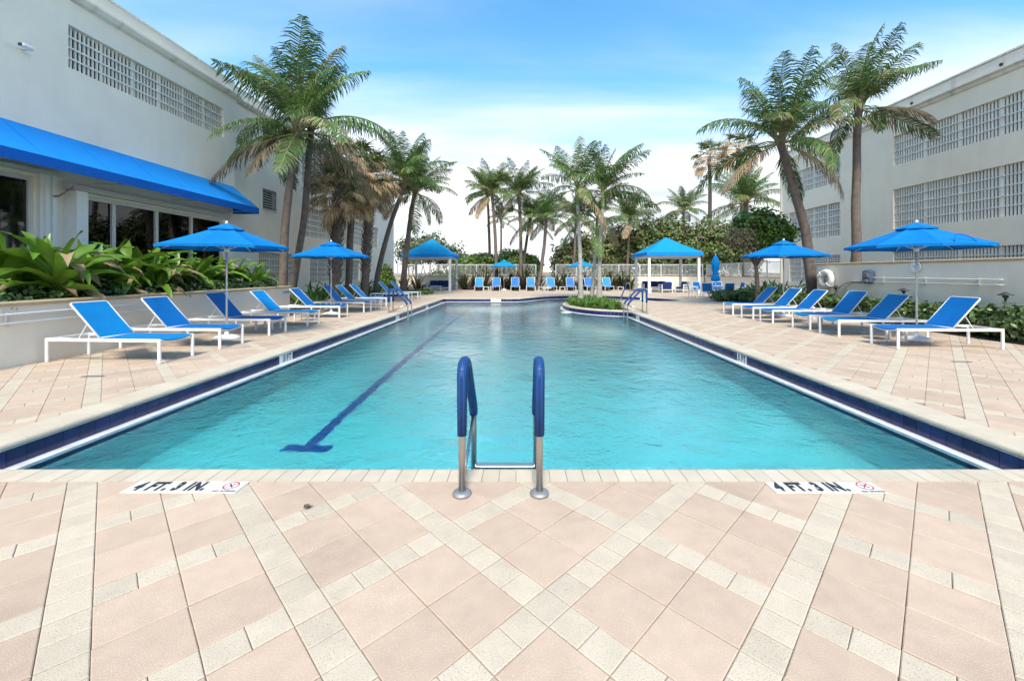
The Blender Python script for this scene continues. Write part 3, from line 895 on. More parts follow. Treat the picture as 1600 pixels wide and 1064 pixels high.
# --- left building
XA, XB = -11.3, -11.45
LB = thing('clubhouse_building', (-15, 12, 0), 'cream stucco building on the left with a blue awning over dark windows', 'building')
doorY = (5.2, XY(52, XA)); winY = (XY(119, XA), XY(348, XA))
holesA = [(XY(107, XA), XY(350, XA), 6.62, 7.69), (doorY[0], doorY[1], .3, 3.72), (winY[0], winY[1], .45, 3.50)]
mb = MB(LB.location); facade(mb, XA, 1, -6, 16.35, -.05, 8.92, holesA); mb.build('wall', M['stucco'], LB)
wY = (XY(472, XB), XY(591, XB))
holesB = [(XY(404, XB), XY(460, XB), .95, 2.40), (XY(485, XB), XY(562, XB), .95, 2.35), (*wY, 3.42, 5.02), (*wY, 6.20, 7.80),
          (18.36, 19.36, 4.32, 5.22), (18.36, 19.36, 7.06, 7.98)]
mb = MB(LB.location); facade(mb, XB, 1, 16.36, 37.2, -.05, 8.92, holesB)
mb.box(-22, XB - .001, 36.95, 37.2, -.05, 8.92); mb.box(-22, -21.75, -6, 37.19, -.05, 8.9); mb.box(-22, XA - .26, -6.2, -5.95, -.05, 8.9)
mb.box(-22, XB - .26, 16.25, 16.345, -.05, 8.3)
mb.build('rear_wall', M['stucco'], LB)
mb = MB(LB.location)
for z in (3.95, 5.65): mb.box(-21.7, XB - .27, -5.9, 36.9, z, z + .25)
mb.build('floor_slab', M['concrete'], LB)
mb = MB(LB.location); mb.box(-21.7, XB - .27, -5.9, 36.9, 8.3, 8.5); mb.build('roof', M['concrete'], LB)
mb = MB(LB.location); mb.box(-21.7, XA - .27, -5.9, 16.2, .0, .28); mb.box(-17.0, -16.9, -5.9, 16.2, .28, 3.94); mb.build('room', M['dark_room'], LB)
for (x, y) in ((-13.6, 12.2), (-13.8, 14.6), (-14.2, 16.0 - 1.0)):
    mb = MB(LB.location); mb.box(x, x + .12, y - .7, y + .5, 3.80, 3.88); mb.build('ceiling_light', M['tube'], LB)
# projecting gutter cornice and parapet cap
mb = MB(LB.location)
for (X, a, b) in ((XA, -6, 16.55), (XB, 16.7, 37.3)):
    prof = [(X + .002, 8.30), (X + .10, 8.34), (X + .17, 8.44), (X + .17, 8.50), (X + .12, 8.505), (X + .002, 8.52)]
    vs = [(x, a, z) for x, z in prof] + [(x, b, z) for x, z in prof]; k = len(prof)
    mb.add(vs, [(i, k + i, k + (i + 1) % k, (i + 1) % k) for i in range(k)] + [tuple(range(k)), tuple(range(2 * k - 1, k - 1, -1))])
mb.build('gutter', M['parapet'], LB)
mb = MB(LB.location); mb.box(XA - .28, XA + .025, -6, 16.36, 8.922, 8.98); mb.box(XB - .28, XB + .025, 16.365, 37.22, 8.922, 8.975); mb.build('parapet_cap', M['parapet'], LB)
mb = MB(LB.location); mb.box(XB + .002, XB + .10, 16.40, 16.50, .2, 8.30); mb.build('downspout', M['stucco'], LB)
mb = MB(LB.location); mb.tube([(XA - 1.2, 12.6, 8.4), (XA - 1.2, 12.6, 11.5)], [.09, .05], 8); mb.build('roof_mast', M['white_paint'], LB)
a, b, c, d = holesA[0]; grille(LB, XA, 1, a, b, c, d, 4, pitch=.108, post=.98, bw=.044)
for h, rws in ((holesB[0], 5), (holesB[1], 5), (holesB[2], 5), (holesB[3], 5)):
    grille(LB, XB, 1, *h, rws, pitch=.125, post=1.0, singles=False)
for h in holesB[4:]: louvre(LB, XB, 1, *h)
# ground floor glazing
def window(root, X, y0, y1, z0, z1, mull):
    f = MB(root.location); w = .055
    x0, x1 = X - .14, X - .05
    f.box(x0, x1, y0 + .001, y1 - .001, z1 - .10, z1 - .001); f.box(x0, x1, y0 + .001, y1 - .001, z0 + .001, z0 + .08)
    f.box(x0, x1, y0 + .001, y0 + w, z0 + .08, z1 - .10); f.box(x0, x1, y1 - w, y1 - .001, z0 + .08, z1 - .10)
    fr = f.build('window', M['frame_grey'], root)
    ed = [y0 + w] + mull + [y1 - w]
    for y in mull:
        q = MB(root.location); q.box(x0 + .002, x1 + .02, y - .05, y + .05, z0 + .08, z1 - .10); q.build('mullion', M['frame_grey'], fr)
    for a, b in zip(ed, ed[1:]):
        q = MB(root.location); q.box(X - .10, X - .092, a + (.051 if a in mull else .001), b - (.051 if b in mull else .001), z0 + .081, z1 - .101); q.build('pane', M['glass'], fr)
window(LB, XA, winY[0], winY[1], .45, 3.50, [XY(180, XA), XY(247, XA), XY(301, XA)])
window(LB, XA, doorY[0], doorY[1], .3, 3.72, [7.4])
mb = MB(LB.location)                             # folded storm shutters beside the openings
for k in range(5):
    y = doorY[1] + .06 + k * .075
    mb.box(XA + .002, XA + (.14 if k % 2 else .09), y, y + .07, .3, 3.80)
mb.build('folded_shutter', M['white_paint'], LB)
mb = MB(LB.location); mb.box(XA + .002, XA + .34, winY[0] - .30, winY[0] - .03, .2, 3.52); mb.build('shutter_box', M['white_paint'], LB)
mb = MB(LB.location); mb.box(XA + .002, XA + .16, winY[0] - .32, winY[1] + .2, 3.56, 3.70); mb.box(XA + .002, XA + .20, doorY[0], doorY[1] + .5, 3.80, 3.88); mb.build('shutter_track', M['frame_grey'], LB)
mb = MB(LB.location); mb.tube(round_path([(XA + .02, winY[0] - .62, 3.32), (XA + .25, winY[0] - .62, 3.32), (XA + .32, winY[0] - .36, 3.60)], .05), .022, 8); mb.build('bracket_arm', M['hose'], LB)
# awning: sloping canvas with a short valance and a closed end
ya, yb = 3.2, 16.25
xo = XA + 1.02
mb = MB(LB.location)
N = 12
for k in range(N):
    u0, u1 = ya + (yb - ya) * k / N, ya + (yb - ya) * (k + 1) / N
    for q in range(4):
        t0, t1 = q / 4, (q + 1) / 4
        sag = lambda t: -.03 * math.sin(math.pi * t)
        p_ = lambda u, t: (XA + .004 + t * 1.015, u, 4.86 - .85 * t + sag(t))
        mb.add([p_(u0, t0), p_(u1, t0), p_(u1, t1), p_(u0, t1)], [(3, 2, 1, 0)])
aw = mb.build('awning', M['awning'], LB, True)
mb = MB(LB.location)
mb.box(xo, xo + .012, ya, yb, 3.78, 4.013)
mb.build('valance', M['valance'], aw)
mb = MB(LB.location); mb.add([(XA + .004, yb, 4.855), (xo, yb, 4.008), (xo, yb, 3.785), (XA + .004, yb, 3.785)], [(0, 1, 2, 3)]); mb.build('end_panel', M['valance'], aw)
mb = MB(LB.location)
for k in range(1, 9):
    y = ya + (yb - ya) * k / 9
    mb.cbox((XA + .51, y, 4.425 + .008), (1.33, .012, .006), mat=Matrix.Rotation(math.atan2(.85, 1.015), 3, 'Y'))
mb.build('seam', M['awning'], aw)
mb = MB(LB.location)
for k in range(6):
    y = ya + .3 + (yb - ya - .6) * k / 5
    mb.tube([(XA + .03, y, 3.84), (xo - .03, y, 3.84)], .016, 6)
mb.tube([(xo - .03, ya, 3.84), (xo - .03, yb, 3.84)], .018, 6)
mb.build('awning_frame', M['frame_grey'], aw)
# security camera under the roof
q = P(45, 76, XY(45, XA + .15))
t = thing('security_camera', (XA, q.y, q.z), 'small white security camera high on the left stucco wall', 'camera')
mb = MB(); mb.lathe([(.05, 0), (.05, .03), (.03, .05)], 14); mb.build('mount', M['white_paint'], t, True, rot=(0, R(90), 0))
mb = MB(); mb.tube([(.05, 0, 0), (.10, 0, .0)], .02, 8); mb.cbox((.17, -.06, .0), (.12, .24, .10), bev=.03); mb.build('housing', M['white_paint'], t)
mb = MB(); mb.cbox((.17, -.185, -.005), (.085, .012, .07), bev=.004); mb.build('lens', M['black_paint'], t)

# --- right building
XR = 16.5
RB = thing('garage_building', (20, 12, 0), 'cream garage building on the right with rows of white bar grilles', 'building')
yn = XY(1395.5, XR); yf0, yf1 = XY(1313, XR), XY(1233, XR)
rows3 = [(6.22, 7.52), (3.42, 5.17), (.95, 2.42)]
holesR = [(7.6, yn, a, b) for a, b in rows3] + [(yf0, yf1, a, b) for a, b in rows3]
mb = MB(RB.location); facade(mb, XR, -1, -6, 26.4, -.05, 8.92, holesR); mb.build('wall', M['stucco_warm'], RB)
mb = MB(RB.location); mb.box(XR + .001, 27, 26.15, 26.4, -.05, 8.9); mb.box(26.75, 27, -6, 26.14, -.05, 8.9); mb.box(XR + .26, 26.74, -6.2, -5.95, -.05, 8.9); mb.build('rear_wall', M['stucco_warm'], RB)
mb = MB(RB.location)
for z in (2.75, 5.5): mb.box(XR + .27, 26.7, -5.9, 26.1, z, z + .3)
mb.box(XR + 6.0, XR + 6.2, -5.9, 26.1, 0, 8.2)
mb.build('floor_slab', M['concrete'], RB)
mb = MB(RB.location); mb.box(XR + .27, 26.7, -5.9, 26.1, 8.3, 8.5); mb.build('roof', M['concrete'], RB)
mb = MB(RB.location)
prof = [(XR - .002, 8.26), (XR - .06, 8.28), (XR - .10, 8.38), (XR - .20, 8.42), (XR - .20, 8.47), (XR - .05, 8.50), (XR - .05, 8.88), (XR - .002, 8.88)]
vs = [(x, -6, z) for x, z in prof] + [(x, 26.5, z) for x, z in prof]; k = len(prof)
mb.add(vs, [(i, (i + 1) % k, k + (i + 1) % k, k + i) for i in range(k)] + [tuple(range(k - 1, -1, -1)), tuple(range(k, 2 * k))])
mb.build('cornice', M['parapet'], RB)
mb = MB(RB.location); mb.box(XR - .08, XR + .28, -6, 26.45, 8.922, 8.98); mb.build('parapet_cap', M['parapet'], RB)
mb = MB(RB.location); mb.box(XR - .10, XR - .002, 26.25, 26.36, .1, 8.25); mb.build('downspout', M['stucco_warm'], RB)
for px in (1565, 1425, 1330):
    y = XY(px, XR - .05)
    mb = MB(RB.location); mb.tube([(XR - .045, y, 8.62), (XR - .085, y, 8.62)], .055, 12); mb.build('scupper', M['black_paint'], RB)
for i, (a, b) in enumerate(rows3):
    grille(RB, XR, -1, 7.6, yn, a, b, (4, 5, 5)[i], pitch=.112, post=1.33, singles=(i < 2), bw=.062)
    grille(RB, XR, -1, yf0, yf1, a, b, (4, 5, 5)[i], pitch=.125, post=1.05, singles=False, bw=.065)

# ------------------------------------------------------------------ planter walls
LWX = -8.12
lw = thing('planter_wall', (LWX, 5, 0), 'low cream stucco planter wall with tan cap behind the left loungers', 'wall')
mb = MB(lw.location); mb.box(LWX - .2, LWX, -4, 14.55, -.05, .965); mb.box(-11.0, LWX - .201, 14.35, 14.549, -.05, .965); mb.build('wall', M['stucco'], lw)
mb = MB(lw.location)
mb.cbox((LWX - .10, 5.3, 1.0), (.30, 18.6, .07), bev=.02); mb.cbox((-9.66, 14.45, .999), (2.8, .30, .068), bev=.02)
mb.build('cap', M['cap'], lw)
tag(sheet('planter_soil', [(-11.28, -4), (LWX - .2, -4), (LWX - .2, 14.36), (-11.28, 14.36)], [], .84, M['soil']), kind='structure')
RWX = 11.2
rw = thing('screen_wall', (RWX, 10, 0), 'tall cream stucco wall with tan cap on the right carrying a life ring and clock', 'wall')
mb = MB(rw.location); mb.box(RWX, RWX + .22, -4, 15.75, -.05, 1.775); mb.box(RWX + .221, 16.49, 15.55, 15.75, -.05, 1.775); mb.build('wall', M['stucco_warm'], rw)
mb = MB(rw.location); mb.cbox((RWX + .11, 5.9, 1.81), (.32, 19.9, .072), bev=.02); mb.cbox((13.9, 15.65, 1.809), (5.1, .32, .07), bev=.02); mb.build('cap', M['cap'], rw)
tag(sheet('bed_soil', [(RWX + .22, -4), (16.48, -4), (16.48, 15.56), (RWX + .22, 15.56)], [], 1.55, M['soil']), kind='structure')
def bed(name, pts, z=.03):
    o = tag(sheet(name, pts, [], z, M['soil']), kind='structure'); return o
bed('planting_bed', [(10.33, -4), (RWX - .002, -4), (RWX - .002, 15.76), (16.48, 15.76), (16.48, 26.4), (13.4, 23.4), (11.0, 21.6), (10.6, 19.5), (10.4, 16)])
bed('planting_bed', [(XB + .01, 14.57), (-8.2, 14.57), (-8.15, 24.5), (-7.6, 27), (-7.2, 30.5), (-8.6, 32.4), (XB + .01, 32.6)])
bed('planting_bed', [(-5.1, 36.0), (8.8, 36.0), (8.8, 37.7), (-5.1, 37.7)])

# wall fittings, left
def wall_rail(X, out, y0, y1, z0, z1, label, ends=.05):
    t = thing('wall_rail', (X, (y0 + y1) / 2, z0), label, 'rail')
    for z, a, b in ((z0, y0, y1 + .6), (z1, y0, y1)):
        mb = MB(t.location); mb.tube(round_path([(X, a, z), (X + out * .07, a, z), (X + out * .07, b, z), (X, b, z)], .03, 3), .017, 8); mb.build('pipe', M['white_paint'], t, True)
    for k in range(3):
        y = y0 + .5 + (y1 - y0 - 1) * k / 2
        mb = MB(t.location); mb.box(min(X, X + out * .05), max(X, X + out * .05), y - .02, y + .02, z0 - .05, z1 + .05); mb.build('bracket', M['frame_grey'], t)
wall_rail(LWX, 1, 4.5, 8.55, .70, .84, 'pair of white pipes along the low left planter wall')
# right wall
wall_rail(RWX, -1, 9.65, XY(1364, RWX) + .1, 1.21, 1.335, 'pair of white pipes along the tall right wall')
yy = XY(1296, RWX)
t = thing('life_ring', (RWX - .002, yy, 1.27), 'white ring buoy hanging on the far end of the tall right wall', 'life ring')
mb = MB()
n_, m_ = 30, 12
vs = []; fs = []
for i in range(n_):
    a = 2 * math.pi * i / n_
    for j in range(m_):
        bb = 2 * math.pi * j / m_
        rr = .25 + .105 * math.cos(bb)
        vs.append((-.12 + .10 * math.sin(bb), rr * math.cos(a), rr * math.sin(a)))
for i in range(n_):
    for j in range(m_):
        fs.append((i * m_ + j, i * m_ + (j + 1) % m_, ((i + 1) % n_) * m_ + (j + 1) % m_, ((i + 1) % n_) * m_ + j))
mb.add(vs, fs); mb.build('ring', M['ring'], t, True)
mb = MB(); mb.tube([(0, 0, .02), (-.14, 0, .02)], .03, 10); mb.cbox((-.02, 0, .0), (.04, .2, .3), bev=.01); mb.build('bracket', M['frame_grey'], t)
mb = MB()
for k in range(4):
    a = R(45 + 90 * k)
    mb.tube([(-.12 + .112 * math.sin(q), (.25 + .112 * math.cos(q)) * math.cos(a), (.25 + .112 * math.cos(q)) * math.sin(a)) for q in [2 * math.pi * i / 12 for i in range(13)]], .016, 6, cap=False)
mb.build('strap', M['white_paint'], t)
t = thing('rescue_reel', (RWX - .002, yy + .42, 1.36), 'small white round bracket beside the ring buoy', 'bracket')
mb = MB(); mb.lathe([(.10, 0), (.10, .06), (.05, .14)], 16); mb.build('body', M['ring'], t, True, rot=(0, R(-90), 0))
mb = MB(); mb.cbox((-.06, -.16, 0), (.05, .3, .05), bev=.015); mb.build('arm', M['ring'], t)
yp = XY(1361, RWX)
t = thing('wall_phone_box', (RWX - .002, yp, 1.36), 'slate blue covered box on the tall right wall, at the end of the pipes', 'box')
mb = MB(); mb.cbox((-.09, 0, 0), (.17, .36, .44), bev=.05); mb.build('cover', M['phone'], t)
mb = MB(); mb.cbox((-.185, -.02, .06), (.04, .2, .16), bev=.015); mb.cbox((-.185, .02, -.13), (.05, .24, .1), bev=.02); mb.build('front_pad', M['hose'], t)
t = thing('garden_hose', (RWX - .05, yp + 1.2, .5), 'thin grey hose looping down the right wall from the slate box', 'hose')
mb = MB((RWX - .05, yp + 1.2, .5))
mb.tube(round_path([(RWX - .04, yp + .2, 1.19), (RWX - .04, yp + .9, 1.19), (RWX - .06, yp + 1.35, .95), (RWX - .07, yp + 1.45, .45)], .3, 6), .012, 6)
mb.tube(round_path([(RWX - .04, yp + .3, 1.16), (RWX - .05, yp + .75, 1.17), (RWX - .07, yp + 1.05, .9), (RWX - .08, yp + .95, .45)], .3, 6), .012, 6)
mb.build('tube', M['hose'], t, True)
yc = XY(1432, RWX)
t = thing('wall_clock', (RWX - .002, yc, 1.66), 'round white wall clock on the tall right wall behind an umbrella pole', 'clock')
mb = MB(); mb.lathe([(.165, 0), (.175, .02), (.175, .045), (.158, .055), (.150, .045)], 32); mb.build('rim', M['frame_grey'], t, True, rot=(0, R(-90), 0))
mb = MB(); mb.lathe([(.152, .030), (.152, .046)], 32); fc = mb.build('face', M['clockface'], t, rot=(0, R(-90), 0))
mb = MB()
for k in range(12):
    a = k * math.pi / 6; mb.cbox((-.0475, .128 * math.sin(a), .128 * math.cos(a)), (.003, .008, .026), mat=Matrix.Rotation(-a, 3, 'X'))
mb.build('hour_mark', M['black_paint'], t)
mb = MB()
for (a, l, w) in ((R(60), .075, .012), (R(-62), .11, .008)):
    mb.cbox((-.0495, math.sin(a) * l / 2, math.cos(a) * l / 2), (.003, w, l), mat=Matrix.Rotation(-a, 3, 'X'))
mb.build('hand', M['black_paint'], t)
for (px, X, lab) in ((1571, 10.75, 'nearest dark mushroom path light in the right hedge'), (1412, 10.75, 'middle dark mushroom path light in the right hedge'), (1306, 10.75, 'farthest dark mushroom path light, by the ring buoy')):
    t = thing('path_light', (X, XY(px, X), .03), lab, 'lamp', group='path lights in the right hedge')
    mb = MB(); mb.lathe([(.035, 0), (.028, .03), (.022, .05), (.022, .90)], 10); mb.build('post', M['lamp'], t, True)
    mb = MB(); mb.lathe([(.03, .90), (.05, .92), (.05, .97)], 12); mb.lathe([(.135, .965), (.13, .98), (.06, 1.01), (.02, 1.04)], 16); mb.build('hood', M['lamp'], t, True)
# small white sign at the end of the left wall; its wording is too small to read
q = P(447, 457, XY(447, LWX))
t = thing('wall_sign', (LWX + .002, q.y, q.z), 'small white sign with a blue stripe at the end of the low left wall', 'sign')
mb = MB(); mb.cbox((.006, 0, 0), (.012, .46, .125), bev=.004); mb.build('plate', M['white_paint'], t)
mb = MB(); mb.cbox((.0135, .0, .012), (.002, .36, .04)); mb.build('stripe', M['signblue'], t)

# ------------------------------------------------------------------ back wall and fences
def fence_wall(name, p0, p1, label, zt=1.2, ftop=2.25, wall=True):
    p0, p1 = Vector(p0), Vector(p1)
    d = p1 - p0; L_ = d.length; rz = math.atan2(d.y, d.x)
    if wall:
        w = thing('retaining_wall', (p0.x, p0.y, 0), 'low cream retaining wall under the ' + label, 'wall', rz)
        mb = MB(); mb.box(0, L_, 0, .2, -.06, zt - .06); mb.build('wall', M['stucco_warm'], w)
        mb = MB(); mb.cbox((L_ / 2, .1, zt - .03), (L_, .28, .06), bev=.015); mb.build('cap', M['cap'], w)
    t = thing('picket_fence', (p0.x, p0.y, zt), label, 'fence', rz)
    h = ftop - zt
    np_ = max(1, round(L_ / 1.85))
    pm = MB(); pm.cbox((0, .1, h / 2), (.055, .055, h)); pme = pm.mesh('post', M['white_paint'])
    for k in range(np_ + 1):
        put('post', pme, t, (min(max(k * L_ / np_, .03), L_ - .03), 0, 0))
    for k in range(np_):
        a, b = k * L_ / np_ + .03, (k + 1) * L_ / np_ - .03
        mb = MB(); mb.box(a, b, .08, .12, h - .05, h - .001); mb.build('top_rail', M['white_paint'], t)
        mb = MB(); mb.box(a, b, .08, .12, .08, .12); mb.build('bottom_rail', M['white_paint'], t)
        mb = MB()
        m_ = int((b - a) / .115)
        for i in range(m_):
            x = a + (i + .5) * (b - a) / m_
            mb.box(x - .011, x + .011, .089, .111, .121, h - .051)
        tag(mb.build('picket_row', M['white_paint'], t), kind='stuff')
    return t
FY = 37.9
gx0, gx1 = P(838, 0, FY).x, P(868, 0, FY).x
fence_wall('', (-11.4, FY), (gx0, FY), 'white picket fence left of the beach gap')
fence_wall('', (gx1, FY), (16.6, FY), 'white picket fence right of the beach gap')
fence_wall('', (16.72, FY - .1), (16.72, 26.6), 'white picket fence along the right side by the garage')
t = thing('beach_ramp', (gx0, FY + 2.2, 0), 'pale low ramp wall seen through the gap in the fence', 'wall')
mb = MB(t.location); mb.box(gx0 - 1.2, gx1 + 1.2, FY + 2.2, FY + 2.5, -.06, 1.12); mb.build('wall', M['white_paint'], t)
mb = MB(t.location); mb.box(gx0 - 1.2, gx1 + 1.2, FY + 2.15, FY + 2.55, 1.121, 1.17); mb.build('cap', M['cap'], t)
t = thing('beach_sign', (P(841, 0, 41.5).x, 41.5, 0), 'small blue notice board on a post in the fence gap', 'sign')
mb = MB(); mb.box(-.03, .03, -.03, .03, -.06, 2.6); mb.build('post', M['frame_grey'], t)
mb = MB(); mb.box(-.14, .16, -.05, -.031, 2.05, 2.6); mb.build('board', M['signblue'], t)
mb = MB()                                         # dune beyond the wall
random.seed(8)
nx, ny = 60, 8
for j in range(ny + 1):
    for i in range(nx + 1):
        x = -90 + 180 * i / nx; y = 52 + 30 * j / ny
        z = 1.9 * math.sin(math.pi * j / ny) ** .7 * (.8 + .35 * mnoise.noise(Vector((x * .15, y * .2, 1)))) - .07
        mb.v.append((x, y, z))
for j in range(ny):
    for i in range(nx):
        a = j * (nx + 1) + i; mb.f.append((a, a + 1, a + nx + 2, a + nx + 1)); mb.m.append(0)
tag(mb.build('dune', M['dune'], smooth=True), kind='structure')

# ------------------------------------------------------------------ loungers
def make_lounger():
    """local +x is towards the head, origin on the deck in the middle"""
    t = thing('sun_lounger', (0, 0, 0), '', 'lounger')
    hw, L0, L1, zt = .335, -1.02, 1.03, .405
    for s in (-1, 1):
        mb = MB(); mb.cbox(((L0 + L1) / 2, s * (hw - .015), zt - .03), (L1 - L0, .03, .055), bev=.006); mb.build('side_rail', M['alum'], t)
        for x in (L0 + .025, L1 - .025):
            mb = MB(); mb.cbox((x, s * (hw - .016), (zt - .058) / 2), (.05, .034, zt - .058), bev=.006); mb.build('leg', M['alum'], t)
    mb = MB(); mb.tube(arc((L0 + .03, -hw + .03, zt - .02), (L0 + .05, 0, zt - .12), (L0 + .03, hw - .03, zt - .02), 10), .014, 8); mb.build('foot_rail', M['alum'], t, True)
    mb = MB(); mb.cbox((L1 - .02, 0, zt - .03), (.03, 2 * hw - .06, .05), bev=.006); mb.build('head_rail', M['alum'], t)
    mb = MB(); mb.cbox((.12, 0, zt - .05), (.03, 2 * hw - .06, .03)); mb.build('cross_rail', M['alum'], t)
    mb = MB()
    xs = [L0 + .02 + (0.09 - L0 - .02) * i / 8 for i in range(9)]
    ys = [-hw + .03, -hw * .5, 0, hw * .5, hw - .03]
    for q, dz in ((0, 0), (1, -.008)):
        b0 = len(mb.v)
        for i, x in enumerate(xs):
            for y in ys:
                mb.v.append((x, y, zt + .002 + dz - .022 * (1 - (y / hw) ** 2) * math.sin(math.pi * i / 8) - (.05 * (1 - (y / hw) ** 2) if i == 0 else 0)))
        for i in range(8):
            for j in range(4):
                f = (b0 + i * 5 + j, b0 + i * 5 + 5 + j, b0 + i * 5 + 6 + j, b0 + i * 5 + j + 1)
                mb.f.append(f if q == 0 else f[::-1]); mb.m.append(0)
    seat = mb.build('seat_sling', M['sling'], t, True)
    # backrest: frame hinged at x=.09, lying along local +x, turned up by its own rotation
    mb = MB(); bl = .79
    mb.tube(round_path([(0, -hw + .045, 0), (bl, -hw + .045, 0), (bl, hw - .045, 0), (0, hw - .045, 0)], .04, 4), .015, 8)
    mb.tube([(0, -hw + .045, 0), (0, hw - .045, 0)], .012, 8)
    br = mb.build('backrest', M['alum'], t, True, loc=(.09, 0, zt + .002), rot=(0, -R(47), 0))
    mb = MB()
    for q, dz in ((0, .012), (1, .004)):
        b0 = len(mb.v)
        for i in range(7):
            for y in ys:
                mb.v.append((.012 + (bl - .018) * i / 6, y * .985, dz - .022 * (1 - (y / hw) ** 2) * math.sin(math.pi * i / 6)))
        for i in range(6):
            for j in range(4):
                f = (b0 + i * 5 + j, b0 + i * 5 + 5 + j, b0 + i * 5 + 6 + j, b0 + i * 5 + j + 1)
                mb.f.append(f if q == 0 else f[::-1]); mb.m.append(0)
    mb.build('back_sling', M['sling'], br, True)
    mb = MB()
    for s in (-1, 1):
        mb.tube([(.36, s * .22, zt + .28), (.58, s * .22, zt - .07)], .009, 6)
    mb.tube([(.58, -.22, zt - .07), (.58, .22, zt - .07)], .009, 6)
    mb.tube([(.3, -.30, zt - .03), (.85, -.27, zt - .005)], .009, 6); mb.tube([(.3, .30, zt - .03), (.85, .27, zt - .005)], .009, 6)
    mb.build('back_strut', M['alum'], t)
    return t
lproto = make_lounger()
first = [True]
def set_sling(root, mt):
    for ch in root.children_recursive:
        if ch.name.split('.')[0] in ('seat_sling', 'back_sling'):
            for sl in ch.material_slots:
                sl.link = 'OBJECT'; sl.material = mt
def lounger(x, y, rz, label, group, dark=False, ang=47, wide=1.0):
    o = lproto if first[0] else copy_tree(lproto)
    first[0] = False
    o.location = (x, y, .001); o.rotation_euler = (0, 0, rz); o.scale = (1, wide, 1)
    tag(o, label, 'lounger', group)
    for ch in o.children:
        if ch.name.split('.')[0] == 'backrest': ch.rotation_euler = (0, -R(ang), 0)
    set_sling(o, M['sling_dark'] if dark else M['sling'])
    return o
random.seed(11)
for (y, dark, lab) in ((7.22, 0, 'nearest blue lounger on the left deck, against the low planter wall'),
                       (8.52, 1, 'second blue lounger from the camera on the left deck, beside the umbrella base'),
                       (10.22, 1, 'third left blue lounger, just beyond the near left umbrella'),
                       (11.95, 0, 'fourth left blue lounger, last but one before the planter wall ends'),
                       (13.95, 1, 'fifth left blue lounger, at the end of the low planter wall'),
                       (15.85, 0, 'sixth left blue lounger, just beyond the second left umbrella pole'),
                       (17.15, 0, 'seventh left blue lounger, in front of the fan palms'),
                       (18.55, 0, 'eighth left blue lounger, nearer of the two behind the left ladder'),
                       (22.3, 0, 'ninth left blue lounger, past the left ladder'),
                       (24.1, 0, 'farthest blue lounger on the left deck, short of the left gazebo')):
    lounger(-6.93 + random.uniform(-.07, .07), y, R(180) + random.gauss(0, .03), lab, 'blue loungers along the left deck', dark, 47 + random.uniform(-2.5, 2.5))
for (y, dark, lab) in ((8.45, 1, 'nearest blue lounger on the right deck, beside the near right umbrella'),
                       (9.95, 0, 'second blue lounger from the camera on the right deck'),
                       (11.15, 0, 'third blue lounger from the camera on the right deck'),
                       (12.5, 1, 'fourth blue lounger from the camera on the right deck'),
                       (13.6, 1, 'fifth blue lounger on the right deck, nearer the far right umbrella'),
                       (14.98, 0, 'farthest blue lounger on the right deck, past the right umbrella pole')):
    lounger(8.39 + random.uniform(-.07, .07), y, random.gauss(0, .03), lab, 'blue loungers along the right deck', dark, 47 + random.uniform(-3, 3))
FL = [(747, 0, 'leftmost blue lounger of the far row, beside the left gazebo'), (774.4, 1, 'far row blue lounger just left of the small umbrella pole'),
      (804.8, 1, 'far row blue lounger just right of the left small umbrella pole'), (829.5, 0, 'far row blue lounger just left of the slim palm trunk'),
      (862, 0, 'far row blue lounger just right of the slim palm trunk'), (893, 1, 'far row blue lounger left of the planted island trunks'),
      (923, 1, 'far row blue lounger half hidden behind the planted island trunks'), (951.7, 0, 'rightmost blue lounger of the far row, near the grab rail')]
for px, dark, lab in FL:
    q = P(px, 0, 33.9)
    lounger(q.x, 34.7, R(90) + random.gauss(0, .04), lab, 'blue loungers in the far row', dark, 58, 1.12)

# ------------------------------------------------------------------ side tables
def make_table():
    t = thing('side_table', (0, 0, 0), '', 'table')
    mb = MB(); mb.cbox((0, 0, .315), (.46, .46, .03), bev=.01); mb.build('top', M['alum'], t)
    for sx in (-1, 1):
        for sy in (-1, 1):
            mb = MB(); mb.cbox((sx * .205, sy * .205, .15), (.04, .04, .30), bev=.006); mb.build('leg', M['alum'], t)
    return t
tproto = make_table(); tfirst = True
for (x, y, lab) in ((-6.75, 11.08, 'low white side table between the third and fourth left loungers'), (-6.75, 12.93, 'low white side table between the fourth and fifth left loungers'),
                    (-7.1, 20.4, 'low white side table behind the left ladder'),
                    (8.12, 9.2, 'low white side table between the two nearest right loungers'), (8.5, 11.82, 'low white side table between the third and fourth right loungers'),
                    (P(760, 0, 34.2).x, 34.2, 'low white side table between the two leftmost far loungers'), (P(846, 0, 34.2).x, 34.2, 'low white side table at the foot of the slim palm'),
                    (P(878.5, 0, 34.2).x, 34.2, 'low white side table right of the slim palm'), (P(969, 0, 34.2).x, 34.2, 'low white side table beside the rightmost far lounger')):
    o = tproto if tfirst else copy_tree(tproto); tfirst = False
    o.location = (x, y, .001); o.rotation_euler = (0, 0, random.gauss(0, .03)); tag(o, lab, 'table', 'low white side tables')

